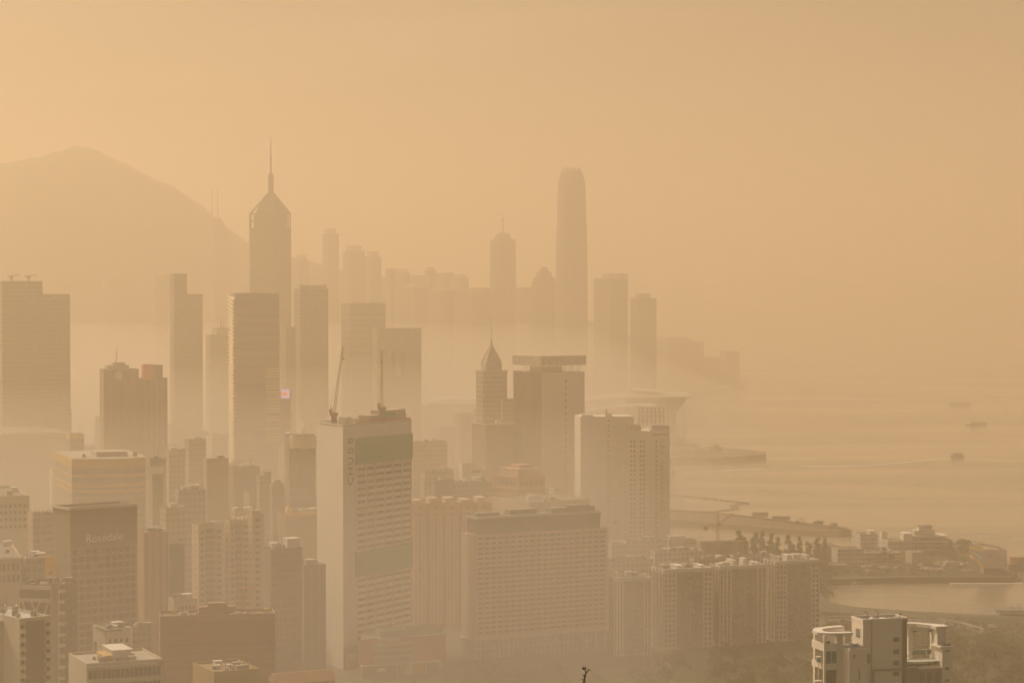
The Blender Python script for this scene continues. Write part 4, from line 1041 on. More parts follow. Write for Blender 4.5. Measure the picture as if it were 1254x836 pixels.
# pyramid-topped tower
t = Bld('office_tower', 'slender tower with a steep glass pyramid top and a needle mast', 'office tower', 583, 592, 621, 456, 1760, 24)
w, l, h = t.w, t.l, t.h
PYR = facade((.33, .285, .225), (.155, .14, .115), 3.6, 2.2, .6, .7, .15, .25)
t.part('wall', MB().box(0, w, 0, l, -6, h), PYR)
t.part('roof_edge', MB().box(-.5, w + .5, -.5, l + .5, h, h + 1.4), paint((.40, .35, .28)))
cx_, cy_ = w / 2, l / 2; zp = t.z_at(421, cx_, cy_)
gp = [(w * .17, l * .17), (w * .83, l * .17), (w * .83, l * .83), (w * .17, l * .83)]
t.part('glass_pyramid', MB().prism(gp, h + 1.4, h + 6.5).prism(gp, h + 6.5, zp, [(cx_ - .3, cy_ - .3), (cx_ + .3, cy_ - .3), (cx_ + .3, cy_ + .3), (cx_ - .3, cy_ + .3)]), facade((.40, .36, .30), (.25, .23, .19), 2, 1.2, .8, .8, .1, .2))
for x, y in gp: t.part('edge_rib', MB().beam((x + (x - cx_) * .04, y + (y - cy_) * .04, h + 6.3), (cx_, cy_, zp + .6), .9, .5), paint((.50, .40, .27), .4, .1))
t.part('needle_mast', MB().cyl(cx_, cy_, .8, zp - 1, zp + 2.5, 8).cyl(cx_, cy_, .28, zp + 2.5, t.z_at(388, cx_, cy_), 6, .12), METAL)
t.part('painted_sunlit_fin', MB().box(w * .72, w * .80, -.6, -.02, t.z_at(516), t.z_at(489)), paint((.70, .50, .22), .4, .1))  # sunlight on the fin is put into its gold colour
t.part('side_wing', MB().box(w + .02, w + 6, 2, l - 2, -6, t.z_at(489)), PYR)
t = B('office_building', 'dark brown building with a bright thin roof rim at the foot of the pyramid-topped tower', 'office building', 578, 596, 630, 519, 1700, facade((.205, .15, .12), (.11, .085, .075), 3.4, 2.4, .5, .65), 30, clut=1)
t.part('pale_rim', MB().box(-.6, t.w + .4, -.7, -.02, t.h - .6, t.h + .3).box(-.7, -.02, 0, t.l, t.h - .6, t.h + .3), paint((.70, .62, .50), .4, .1))

# tower with the billboard crown
t = Bld('office_tower', 'big tower with one dark ribbed side and one pale side under a wide billboard', 'office tower', 629, 663, 716, 455, 1700, 37)
w, l, h = t.w, t.l, t.h
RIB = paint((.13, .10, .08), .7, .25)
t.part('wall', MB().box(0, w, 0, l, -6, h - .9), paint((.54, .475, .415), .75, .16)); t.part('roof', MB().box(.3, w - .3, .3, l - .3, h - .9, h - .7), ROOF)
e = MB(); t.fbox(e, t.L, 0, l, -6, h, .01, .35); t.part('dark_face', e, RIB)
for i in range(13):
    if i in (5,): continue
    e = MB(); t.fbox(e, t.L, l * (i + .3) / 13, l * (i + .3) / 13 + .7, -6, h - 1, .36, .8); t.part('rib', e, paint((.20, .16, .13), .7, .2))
t.wins(t.R, w * .52, w * .60, t.z_at(640), h - 5, 1, 22, .55, .45)
e = MB(); t.fbox(e, t.R, w * .94, w * 1.0, t.z_at(640), t.z_at(500), .01, .3); t.part('ochre_strip', e, paint((.60, .42, .20), .6, .2))
ZB0, ZB1 = t.z_at(448), t.z_at(436)
BB = facade((.43, .36, .29), (.38, .31, .25), 1.6, 2.4, .85, .85, .2, .5)
t.part('billboard_screen', MB().box(-.6, w + .6, -.9, -.3, ZB0, ZB1).box(-.9, -.3, -.3, l + .4, ZB0, ZB1), BB)
for i in range(6): t.part('billboard_leg', MB().beam((w * (i + .3) / 6, .2, h - .8), (w * (i + .3) / 6, .2, ZB1 - 1), .4).beam((w * (i + .3) / 6, 4, h - .8), (w * (i + .3) / 6, .2, ZB0 + 1), .3), METAL)
t.part('plant_room', MB().box(w * .05, w * .5, 1, l * .5, h - .7, ZB0 - .4), paint((.33, .27, .22)))
text_mesh('OUCING', 4.6, SIGNM, t.o, upright(t.R, w * .70, t.z_at(451.6), .4), .1, 1.1, bold=.0)
ring = MB()
for q in range(20):
    a0, a1 = q * math.pi / 10, (q + 1) * math.pi / 10; ring.beam((1.7 * math.cos(a0), 1.7 * math.sin(a0), 0), (1.7 * math.cos(a1), 1.7 * math.sin(a1), 0), .55)
M = upright(t.L, l * .44, t.z_at(452, 0, l * .55), .5); t.part('sign_ring', MB().add([tuple(M @ Vector(p)) for p in ring.v], ring.f), SIGNM)
t.done()

# red-brick flats and big white drum between it and the hotel
t = B('apartment_block', 'low red-brick block with cream bands in front of the billboard-topped tower', 'apartment block', 602, 634, 667, 583, 1480, paint((.45, .21, .13), .8, .25), 38, clut=3)
w, l, h = t.w, t.l, t.h
for z in (h - 1.0, h - 8.5, h - 13): t.part('cream_band', MB().box(-.4, w + .3, -.45, -.02, z, z + .9).box(-.45, -.02, 0, l, z, z + .9), paint((.62, .44, .28)))
t.wins(t.L, l * .1, l * .95, h - 8, h - 1.5, 6, 1, .5, .55); t.wins(t.R, w * .05, w * .95, h - 8, h - 1.5, 5, 1, .5, .4)
t.room(.12, .95, .1, .8, 5, paint((.60, .43, .31))).done()
t.part('upper_band', MB().box(w * .3, w * .8, l * .25, l * .6, t.top + 5.2, t.top + 7.5), paint((.52, .30, .2)))
t = Bld('market_hall', 'broad pale windowless block with a messy skylit roof behind the big hotel', 'commercial block', 598, 648, 722, 615, 1400, 30).body(paint((.50, .43, .345), .8, .25))
w, l, h = t.w, t.l, t.h
for i, (u, v) in enumerate(((.2, .3), (.32, .42), (.46, .5))): t.part('skylight', MB().prism([(w * u, l * v), (w * u + 5, l * v), (w * u + 5, l * v + 5), (w * u, l * v + 5)], t.top, t.top + 3, [(w * u, l * v + 2), (w * u + 5, l * v + 2), (w * u + 5, l * v + 3), (w * u, l * v + 3)]), PALE)
t.wins(t.R, w * .45, w * .7, h - 6, h - 2, 5, 1, .35, .8); t.clutter(5).done()
t.part('roof_garden', MB().box(w * .62, w * .98, .5, l * .5, t.top, t.top + 1.2), paint((.17, .19, .11), .95, .5))

# ------------------------------------------------------------------ the broad hotel
HW = paint((.60, .45, .365), .75, .18)
t = Bld('hotel', 'broad pinkish-tan hotel with a full grid of dark windows and a dark crown storey', 'hotel', 565, 582, 744, 655, 1225, 29)
w, l, h = t.w, t.l, t.h
PALEP = paint((.62, .56, .54), .7, .2)
zp = t.z_at(783)
t.part('wall', MB().box(0, w, 0, l, zp, h), HW)
t.part('podium', MB().box(-1.2, w + 2.5, -1.6, l, -4, zp), paint((.40, .36, .345), .7, .3))
n = 30
for i in range(n + 1):
    mb = MB(); u = -1.2 + (w + 3.4) * i / n; t.fbox(mb, t.R, u, u + .8, -4, zp + .4, 1.6, 2.5); t.part('podium_fin', mb, PALEP)
mb = MB(); t.fbox(mb, t.R, -1.2, w + 2.5, zp - .4, zp + 1.4, 1.0, 2.0); t.part('podium_band', mb, PALEP)
mb = MB(); t.fbox(mb, t.R, -1.2, w + 2.5, zp * .5, zp * .5 + .5, 1.61, 2.7); t.part('podium_band', mb, PALEP)
rows, cols = 20, 20
z1 = h - .8; z0 = zp + 2
t.wins(t.R, w * .015, w * .985, z0, z1, cols, rows, .66, .48, glass_mat((.10, .082, .062), .4), .04)
for i in range(cols + 1):
    u = w * .015 + w * .97 * i / cols; mb = MB(); t.fbox(mb, t.R, u - .32, u + .32, z0, z1 + 1.2, 0, .5); t.part('pier', mb, HW)
for i in range(rows + 1):
    zz = z0 + (z1 - z0) * i / rows; mb = MB(); t.fbox(mb, t.R, w * .01, w * .99, zz - .42, zz + .42, 0, .38); t.part('floor_band', mb, HW)
DKC = paint((.085, .08, .06), .6, .25)
zc = t.z_at(634)
ins = 2.2
cr = [(ins, ins * .6), (w * .95, ins * .6), (w * .95, l - 3), (ins, l - 3)]
t.part('crown_storey', MB().prism(cr, h + .02, zc - 1, [(x + (x - w / 2) * .012, y + (y - l / 2) * .04) for x, y in cr]), DKC)
t.part('crown_rim', MB().prism([(x + (x - w / 2) * .02, y + (y - l / 2) * .08) for x, y in cr], zc - 1, zc - .2), paint((.44, .42, .39), .5, .15))
t.part('roof', MB().prism(cr, zc - .2, zc + .05), ROOFG)
for u0, u1, v0, v1, hh in ((.05, .22, .4, .7, 1.8), (.3, .5, .4, .8, 2.6), (.6, .93, .25, .7, 2.6), (.72, .9, .3, .6, 3.6)):
    t.part('plant_room', MB().box(w * u0, w * u1, l * v0, l * v1, zc + .05, zc + hh), paint((.21, .22, .17), .85, .3))
t.done()

# ------------------------------------------------------------------ white slab hotel with stacked lettering
EXW = paint((.70, .66, .60), .75, .12)
EWIN = glass_mat((.13, .105, .085), .4)
t = Bld('hotel_tower', 'white slab hotel with dotted windows, stacked vertical lettering and a roof billboard frame', 'hotel', 710, 711, 819, 513, 1650, 8, l=26)
w, h = t.w, t.h
zlow = t.z_at(690)
u_of = lambda px: ((ux(px) * t.o.location.y - t.o.location.x) / (math.cos(t.a) - ux(px) * math.sin(t.a)))
t.part('wall', MB().box(0, u_of(776), 0, 26, -6, t.z_at(510)), EXW)
u7, u8 = u_of(773), u_of(795)
t.part('middle_wall', MB().box(u_of(764), u_of(800), -2.2, 20, -6, t.z_at(528)), EXW)
t.part('end_wall', MB().box(u_of(795), w, -3.6, 16, -6, t.z_at(526)), EXW)
t.part('stair_shaft', MB().box(u_of(741), u_of(749), -1.3, -.02, -6, t.z_at(506)), EXW)
t.wins((u_of(741), -1.3, 0), 0, u_of(749) - u_of(741), t.z_at(660), t.z_at(512), 1, 24, .35, .3, EWIN)
F2 = (0, -2.2, 0.0)
for a0, a1 in ((770, 778.5), (782, 790)):
    t.wins(F2, u_of(a0), u_of(a1), t.z_at(672), t.z_at(538), 2, 23, .55, .5, EWIN)
F3 = (0, -3.6, 0.0)
t.wins(F3, u_of(801), u_of(804), t.z_at(672), t.z_at(538), 1, 23, .6, .5, EWIN)
t.wins(F3, u_of(797.5), u_of(817), t.z_at(534), t.z_at(530.5), 7, 1, .6, .8, EWIN)
t.part('dark_window', MB().box(u_of(751), u_of(755.5), -.12, -.005, t.z_at(642), t.z_at(637)), paint((.22, .18, .15)))
t.part('penthouse', MB().box(u_of(798), w - .3, -3, 10, t.z_at(526), t.z_at(521)), paint((.42, .39, .36)))
t.part('roof_house', MB().box(u_of(766), u_of(785), 0, 9, t.z_at(528), t.z_at(520.5)), paint((.54, .44, .37)))
t.part('roof_house', MB().box(u_of(713), u_of(727), 3, 12, t.z_at(510), t.z_at(507.5)), EXW)
t.part('mast', MB().beam((u_of(742.5), -.6, t.z_at(506)), (u_of(742.5), -.6, t.z_at(501)), .9, .5), paint((.12, .10, .09)))
fr = MB(); za, zb2 = t.z_at(516), t.z_at(500)
x0, x1 = u_of(783), u_of(813.5)
for i in range(7): fr.beam((x0 + (x1 - x0) * i / 6, 2, t.z_at(521)), (x0 + (x1 - x0) * i / 6, 2, zb2), .35)
for zz in (za, (za * 2 + zb2) / 3, (za + 2 * zb2) / 3, zb2): fr.beam((x0, 2, zz), (x1, 2, zz), .32)
for i in range(6): fr.beam((x0 + (x1 - x0) * i / 6, 6, t.z_at(521)), (x0 + (x1 - x0) * (i + 1) / 6, 2, zb2), .2)
t.part('billboard_frame', fr, paint((.24, .20, .17)))
LETG = paint((.33, .285, .25), .6, .05)
wd = 'THE EXCELSIOR'
for i, ch in enumerate(wd):
    if ch == ' ': continue
    text_mesh(ch, 5.0, LETG, t.o, upright(F3, u_of(809.5), t.z_at(540.5 + i * 6.9), .15), .1, bold=.06)
t.done()

# low buildings in front of it
t = B('low_building', 'white flat-roofed low block with a strip of shopfronts, directly below the white slab hotel', 'low building', 762, 768, 817, 662, 1560, CLADW, 18, clut=5)
t = B('low_building', 'cream low block with a framed loggia, left of the white flat-roofed one', 'low building', 745, 749, 770, 667, 1530, CLADC, 18, clut=3)
t = B('waterfront_house', 'pale terraced clubhouse with stacked balconies, edge of the land next to the water', 'clubhouse', 815, 819, 853, 661, 1600, facade((.50, .46, .41), (.2, .17, .15), 3, 2.2, .45, .7), 16, clut=3, big=.6)
t.part('upper_tier', MB().box(1, t.w * .62, 1, t.l * .8, t.top, t.top + 3.2).box(.6, t.w * .66, .6, t.l * .85, t.top + 3.2, t.top + 3.5), PALE)
balconies(t, t.R, 0, t.w, .5, t.h - 1, 4, 1.0, PALE)
B('low_building', 'long low brown-roofed block in the middle of the cluttered roofs behind the flats', 'low building', 742, 750, 800, 686, 1400, CLADC, 18, clut=8)
B('low_building', 'flat cream block full of roof huts behind the second block of flats', 'low building', 796, 802, 862, 676, 1460, CLADW, 18, clut=8)
B('low_building', 'low pinkish block with scattered tanks near the red crane', 'low building', 845, 850, 905, 684, 1420, CLADP, 14, clut=6)
B('low_building', 'low white block with a roof terrace in front of the conifers', 'low building', 893, 898, 948, 680, 1430, CLADW, 12, clut=5)
B('low_building', 'low grey block partly hidden behind the rightmost flats', 'low building', 925, 930, 995, 689, 1400, CLADG, 12, clut=4)

# ------------------------------------------------------------------ row of weathered flats
FL = paint((.68, .63, .57), .8, .3); FLP = paint((.80, .77, .71), .75, .2); PINKP = paint((.50, .255, .20), .8, .25)
RW = glass_mat((.15, .115, .09), .45)
def flats(lab, pl, pc, pr, top, dd, a, pink, rows=15):
    t = Bld('apartment_block', lab, 'apartment block', pl, pc, pr, top, dd, a, group='row of weathered flats').body(FL)
    w, l, h = t.w, t.l, t.h
    z0, z1 = 1.0, h - 2.2
    shade_panel(t, t.R, w * .26, w * .80, z0, z1, paint((.48, .43, .375), .85, .45))
    for s0, s1 in ((0, .24), (.82, 1.0)):
        k = 3 if s0 == 0 else 2
        for i in range(k + 1):
            u = w * (s0 + (s1 - s0) * i / k); mb = MB(); t.fbox(mb, t.R, max(0, u - .45), min(w, u + .45), z0 - 3, h + .1, 0, .7); t.part('pier', mb, FLP)
        if pink:
            for i in range(k):
                u = w * (s0 + (s1 - s0) * (i + .5) / k); mb = MB(); t.fbox(mb, t.R, u - .7, u + .7, z0, z1, .01, .08); t.part('pink_panel', mb, PINKP)
        t.wins(t.R, w * s0, w * s1, z0, z1, k, rows, .46, .5, RW, .12)
    balconies(t, t.R, w * .30, w * .52, z0, z1, rows, 1.1, paint((.45, .41, .37), .8, .3))
    balconies(t, t.R, w * .55, w * .77, z0, z1, rows, .9, paint((.42, .37, .32), .8, .3))
    washing(t, t.R, w * .27, w * .78, z0, z1, 64)
    mb = MB(); t.fbox(mb, t.R, w * .535, w * .55, z0, z1, 0, .5); t.part('drainpipe', mb, FLP)
    shade_panel(t, t.L, .3, l - .3, z0, h - 2.4, paint((.34, .29, .24), .85, .4))  # shade on the side wall, painted as a darker panel
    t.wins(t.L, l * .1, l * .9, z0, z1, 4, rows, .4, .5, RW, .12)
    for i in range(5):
        mb = MB(); t.fbox(mb, t.L, l * i / 4 - .4 if i else 0, l * i / 4 + .4 if i < 4 else l, z0 - 3, h - .2, 0, .5); t.part('pier', mb, paint((.33, .27, .22), .8, .3))  # side piers coloured darker to match the painted shade
    mb = MB(); t.fbox(mb, t.R, -.3, w + .3, h - 1.6, h + .25, .05, 1.0); t.part('cornice', mb, FLP)
    for i in range(4): q_ = .06 + i * .23 + rnd.uniform(0, .06); t.room(q_, q_ + rnd.uniform(.06, .17), rnd.uniform(.1, .4), rnd.uniform(.5, .85), rnd.uniform(1.4, 4.2), rnd.choice((FL, FLP, CONC)))
    t.clutter(9, .7)
    return t.done()
flats('shortest block of the weathered flats, wedged against the broad hotel, washing on its balconies', 747, 752, 797, 707, 1235, 12, True, 12)
flats('block of weathered flats with a sunlit gold roof corner, second from the broad hotel', 797, 813, 872, 697, 1255, 20, False, 15)
flats('block of weathered flats with the reddest vertical stripes, third in its row', 868, 881, 938, 693, 1270, 20, True, 15)
flats('largest block of weathered flats, white railed roof, last in its row towards the basin', 934, 950, 1003, 687, 1285, 22, False, 15)

# ------------------------------------------------------------------ peninsula with the yacht club
def gd(py, z=GROUND):
    return F * (EYE - z) / (py - HZ) * 1.0
CLUB = facade((.56, .53, .48), (.2, .18, .16), 3.2, 2.2, .5, .6)
def low(lab, pl, pr, top, base, m=CLUB, a=8, name='waterfront_house', cat='clubhouse', dep=16, clut=2, **k):
    dd = gd(base)
    t = Bld(name, lab, cat, pl, pl, pr, top, dd, a, l=dep, **k).body(m, par=.7, inset=.25)
    return t.clutter(clut, .5)
low('white three-storey house with dark window gaps at the left end of the club peninsula', 1026, 1058, 672, 694)
low('grey flat house among trees at the near end of the club peninsula', 997, 1027, 668, 690, CLADG)
t = low('white house with a small roof turret behind the long low club block', 1054, 1075, 654, 674); t.room(.55, .95, .1, .7, 2.6, PALE); t.done()
t = low('slim white stair turret between the two white club buildings', 1080, 1087, 651, 676, PALE, clut=0, dep=5); t.part('mast', MB().beam((t.w * .6, 2, t.h), (t.w * .6, 2, t.h + 3), .3), METAL)
t = low('long low club block with a ribbon balcony facing the basin', 1049, 1104, 677, 688, clut=3); balconies(t, t.R, 0, t.w, .5, t.h - .5, 2, .9, PALE)
low('white club house with square windows next to the main clubhouse', 1088, 1119, 662, 680)
low('plain brown-grey gable wall building below the main clubhouse', 1117, 1133, 676, 692, paint((.40, .35, .29)), clut=0)
low('grey boat shed with a low roof along the peninsula', 1000, 1040, 692, 700, CLADG, name='boat_shed', cat='shed', clut=0)
# main clubhouse: stacked decks like a ship's bridge
dd = gd(679); x = lambda px: ux(px) * dd; z = lambda py: P(0, py, dd).z - GROUND
t = thing('clubhouse', 'white tiered clubhouse like a ship bridge with a mast, most prominent on the peninsula', 'clubhouse', (x(1107), dd, GROUND))
ox = x(1107); X = lambda px: x(px) - ox
MB().box(X(1107), X(1118), 0, 14, -4, z(653)).build('side_tower', PALE, t)
MB().box(X(1116), X(1160), 2, 18, -4, z(664)).build('lower_floor', CLUB, t)
MB().box(X(1114), X(1161), -1.5, 18, z(664), z(662.5)).build('deck_slab', PALE, t)
MB().box(X(1119), X(1159), 1, 17, z(662.5), z(657)).build('upper_floor', CLUB, t)
MB().prism([(X(1118), -1.5), (X(1161), -1.5), (X(1161), 18), (X(1118), 18)], z(657), z(655.6), None).build('roof_slab', PALE, t)
MB().box(X(1121), X(1146), 2, 14, z(655.6), z(650)).build('bridge_room', CLUB, t)
MB().box(X(1127), X(1143), 3, 11, z(650), z(645)).build('top_room', PALE, t); MB().box(X(1126), X(1144), 2.4, 11.6, z(645), z(644.2)).build('top_slab', ROOF, t)
MB().beam((X(1139), 6, z(644)), (X(1139), 6, z(624)), .35, .15).beam((X(1137), 6, z(630)), (X(1141), 6, z(630)), .15).build('mast', METAL, t)
nk = 16
for i in range(nk): MB().box(X(1119) + (X(1159) - X(1119)) * i / nk, X(1119) + (X(1159) - X(1119)) * i / nk + .25, -1.2, -.9, z(662.5), z(657)).build('post', PALE, t)

# curved billboard building standing in the basin
dd = 1590; x = lambda px: ux(px) * dd; z = lambda py: P(0, py, dd).z
ox = x(1205); X = lambda px: x(px) - ox
t = thing('billboard_structure', 'structure standing in the basin with a white board and a blue curved picture board', 'billboard', (ox, dd, 0))
BRD = paint((.58, .53, .51), .6, .12)
MB().box(0, X(1234), 0, .8, z(695.5), z(672.5)).build('white_board', BRD, t)
MB().box(X(1206.5), X(1231.5), 1.2, 16, -.8, z(695.6)).build('dark_base', paint((.17, .15, .12), .8, .4), t)
MB().box(X(1205.5), X(1232), 1.0, 17, z(695), z(674)).build('support_frame', paint((.25, .21, .18)), t)
lf = MB(); pv = []
cz = [(z(667.5), z(694.5)), (z(668), z(690)), (z(669), z(684)), (z(670), z(678))]
for i in range(len(cz) - 1):
    a0, a1 = i / 3, (i + 1) / 3
    p0, p1 = (-.15 - X(1205.15) - a0 * 8.2, .3 + a0 * 7), (-.15 - X(1205.15) - a1 * 8.2, .3 + a1 * 7)
    lf.add([(p0[0], p0[1], cz[i][1]), (p1[0], p1[1], cz[i + 1][1]), (p1[0], p1[1], cz[i + 1][0]), (p0[0], p0[1], cz[i][0]),
            (p0[0] + .2, p0[1] + .5, cz[i][1]), (p1[0] + .2, p1[1] + .5, cz[i + 1][1]), (p1[0] + .2, p1[1] + .5, cz[i + 1][0]), (p0[0] + .2, p0[1] + .5, cz[i][0])],
           [(0, 3, 2, 1), (4, 5, 6, 7), (0, 1, 5, 4), (1, 2, 6, 5), (2, 3, 7, 6), (3, 0, 4, 7)])
lf.build('curved_board', paint((.30, .42, .52), .6, .12), t)
def strip(f0, f1, m, nm):
    q = MB()
    for i in range(3):
        a0, a1 = i / 3, (i + 1) / 3
        p0, p1 = (-.22 - a0 * 8.2, .2 + a0 * 7), (-.22 - a1 * 8.2, .2 + a1 * 7)
        l0, h0 = cz[i][1], cz[i][0]; l1, h1 = cz[i + 1][1], cz[i + 1][0]
        q.add([(p0[0], p0[1], l0 + (h0 - l0) * f0(a0)), (p1[0], p1[1], l1 + (h1 - l1) * f0(a1)), (p1[0], p1[1], l1 + (h1 - l1) * f1(a1)), (p0[0], p0[1], l0 + (h0 - l0) * f1(a0))], [(0, 3, 2, 1)])
    q.build(nm, m, t)
strip(lambda a: 0, lambda a: .16, paint((.74, .36, .08), .6, .05), 'orange_edge')
strip(lambda a: .68, lambda a: 1, paint((.74, .55, .24), .6, .05), 'yellow_sky')
strip(lambda a: .34, lambda a: .46, paint((.60, .60, .58), .6, .05), 'white_swoosh')
fr = MB()
fr.beam((X(1191), 8, z(669)), (X(1206), 1, z(666)), .7).beam((X(1196), 10, z(664.5)), (X(1229), 10, z(671.5)), .6).beam((X(1205), 1, z(667)), (X(1231), 1, z(672)), .6)
for i in range(8): fr.beam((X(1196 + i * 4), 10, z(664.5 + i * .9)), (X(1205 + i * 3.4), 1, z(667 + i * .6)), .35)
fr.build('roof_truss', paint((.26, .19, .14)), t)
MB().add([(X(1206), -.02, z(695)), (X(1212), -.02, z(695)), (X(1206), -.02, z(690.5)), (X(1206), -.1, z(695)), (X(1212), -.1, z(695)), (X(1206), -.1, z(690.5))], [(0, 1, 2), (3, 5, 4), (0, 2, 5, 3), (0, 3, 4, 1), (1, 4, 5, 2)]).build('orange_corner', paint((.66, .34, .12), .6, .05), t)
LOGO = paint((.55, .13, .08), .6, .05)
MB().beam((X(1209), -.12, z(678.5)), (X(1213), -.12, z(681.2)), .75, 1.0).beam((X(1213), -.12, z(681.2)), (X(1217), -.12, z(678.2)), .9, .4).build('printed_logo', LOGO, t)
text_mesh('TNG', 5.2, paint((.40, .36, .33), .6, .05), t, Matrix.Translation((X(1225), -.06, z(683.3))) @ Matrix.Rotation(math.pi / 2, 4, 'X'), .06, 1.0, bold=.03)
t = thing('landing_stage', 'dark quay with reddish containers beyond the billboard structure at the frame edge', 'quay', (ux(1236) * 1640, 1640, 0))
MB().box(0, 40, 0, 24, -.8, 4.5).build('quay_wall', MUDST, t)
for i, cc in enumerate(((.42, .18, .10), (.33, .22, .15), (.40, .25, .14))): MB().box(2 + i * 7, 8.2 + i * 7, 2, 8, 4.5, 9.5).build('container', paint(cc, .7, .4), t)

# sailing boats: hull, deck, cabin, mast, cover
HULLM = [paint(c, .4, .12) for c in ((.62, .60, .56), (.55, .52, .47), (.22, .28, .36), (.60, .33, .12), (.62, .60, .56), (.30, .34, .32))]
def hull_mb(L, Bm, D):
    h_ = MB(); st = []
    for i in range(9):
        q = i / 8; wv = Bm / 2 * (math.sin(math.pi * min(1, .28 + q * .72)) ** .7 if q < .98 else .03); sh = D * (.9 + .35 * q * q)
        st.append([(q * L - L / 2, -wv, sh), (q * L - L / 2, -wv * .75, .1 * D + .25 * D * q ** 4), (q * L - L / 2, 0, -.15 * D + .6 * D * q ** 6), (q * L - L / 2, wv * .75, .1 * D + .25 * D * q ** 4), (q * L - L / 2, wv, sh)])
    vs = [p for s in st for p in s]; fs = []
    for i in range(8):
        for j in range(4): fs.append((i * 5 + j, i * 5 + j + 1, i * 5 + j + 6, i * 5 + j + 5))
        fs.append((i * 5 + 4, i * 5, i * 5 + 5, i * 5 + 9))
    fs.append((0, 4, 3, 2, 1)); fs.append(tuple(40 + j for j in range(5)))
    return h_.add(vs, fs)
def boat(lab, px, py, dd, L, hm, rz, zz=0.0, mast=True, cover=None, group=None, name='sailing_boat', cat='boat', cabin=True):
    p = P(px, py, dd)
    t = thing(name, lab, cat, (p.x, dd, zz), rz, group)
    hull_mb(L, L * .3, L * .12).build('hull', hm, t, True)
    if cabin: MB().prism([(-L * .25, -L * .09), (L * .12, -L * .07), (L * .12, L * .07), (-L * .25, L * .09)], L * .11, L * .2, [(-L * .22, -L * .08), (L * .06, -L * .06), (L * .06, L * .06), (-L * .22, L * .08)]).build('cabin', PALE, t)
    if mast: MB().beam((L * .1, 0, L * .1), (L * .1, 0, L * 1.15), .14, .08).beam((L * .1, 0, L * .28), (-L * .35, 0, L * .26), .16).build('mast', METAL, t)
    if cover: MB().prism([(-L * .35, -L * .05), (L * .1, -L * .05), (L * .1, L * .05), (-L * .35, L * .05)], L * .22, L * .3, [(-L * .35, -.05), (L * .1, -.05), (L * .1, .05), (-L * .35, .05)]).build('sail_cover', cover, t)
    return t
COVB = paint((.16, .24, .38), .7, .1); COVO = paint((.62, .33, .08), .7, .1)
for i in range(26):
    px = rnd.uniform(1126, 1190); py = rnd.uniform(691, 702); dd = gd(py)
    boat('dinghy or small yacht stored ashore among many others right of the clubhouse', px, py, dd, rnd.uniform(4.5, 8), rnd.choice(HULLM), rnd.uniform(-.5, .5) + rnd.choice((0, 1.57)), GROUND + .8, rnd.random() < .55, rnd.choice((None, COVB, COVO)), 'boats stored on the peninsula hard')
for i in range(7):
    px = rnd.uniform(1040, 1116); py = rnd.uniform(690, 702); dd = gd(py)
    boat('white yacht laid up ashore in front of the long low club block', px, py, dd, rnd.uniform(6, 9.5), HULLM[0], rnd.uniform(-.4, .4), GROUND + .8, True, None, 'yachts laid up below the club block')
boat('grey-blue motor boat moored by the peninsula, clear of the others', 1048, 716, 1566, 10.5, paint((.36, .38, .40), .4, .2), .05, 0, False, None, None, 'motor_boat')
boat('flat white motor boat moored between the motor boat and the flats', 1019, 714, 1572, 9, HULLM[0], .1, 0, False, None, None, 'motor_boat')
boat('small dark dinghy floating nearest the flats', 1021, 721, 1545, 4.6, paint((.18, .17, .16)), .4, 0, False, None, None, 'dinghy', 'boat', False)
for i, (px, lab) in enumerate(((1112, 'white launch tied up under the peninsula trees'), (1168, 'white launch tied up left of the billboard structure'), (1180, 'red-bottomed launch tied close to the billboard structure'), (1240, 'low launch moored right of the billboard structure'))):
    boat(lab, px, 709 if i else 711, 1588 if i else 1580, 11 if i else 12, HULLM[i % 2], 0.03, 0, False, None, None, 'launch')
# low quay wall pontoon
tag(MB().box(ux(1165) * 1565, ux(1254) * 1565, 1565, 1568, -.5, .6).build('pontoon', PALE), 'thin white pontoon line in front of the billboard structure', 'pontoon')

# right-hand ferry pier by the near shore
dd = 1392; x = lambda px: ux(px) * dd; z = lambda py: P(0, py, dd).z
ox = x(1225); X = lambda px: x(px) - ox
t = thing('ferry_pier', 'two-deck pier building with white rails at the near shore, frame edge', 'pier building', (ox, dd, 0))
MB().box(0, 22, 0, 14, -.8, z(757)).build('dark_hall', paint((.20, .18, .155), .8, .3), t)
MB().box(-.6, 21, -1.5, -.1, z(757), z(754.6)).build('white_rail', PALE, t); MB().box(.5, 21, .5, 13, z(757), z(751)).build('upper_hall', paint((.24, .22, .20), .8, .3), t)
MB().box(-.6, 19, -1.5, .4, z(751.2), z(748)).build('white_fascia', PALE, t); MB().box(-1, 24, -2, 15, z(748), z(746.8)).build('roof', ROOF, t)
for px in (1241, 1251): MB().beam((X(px), 2, z(747)), (X(px), 2, z(740)), .2).build('pole', METAL, t)

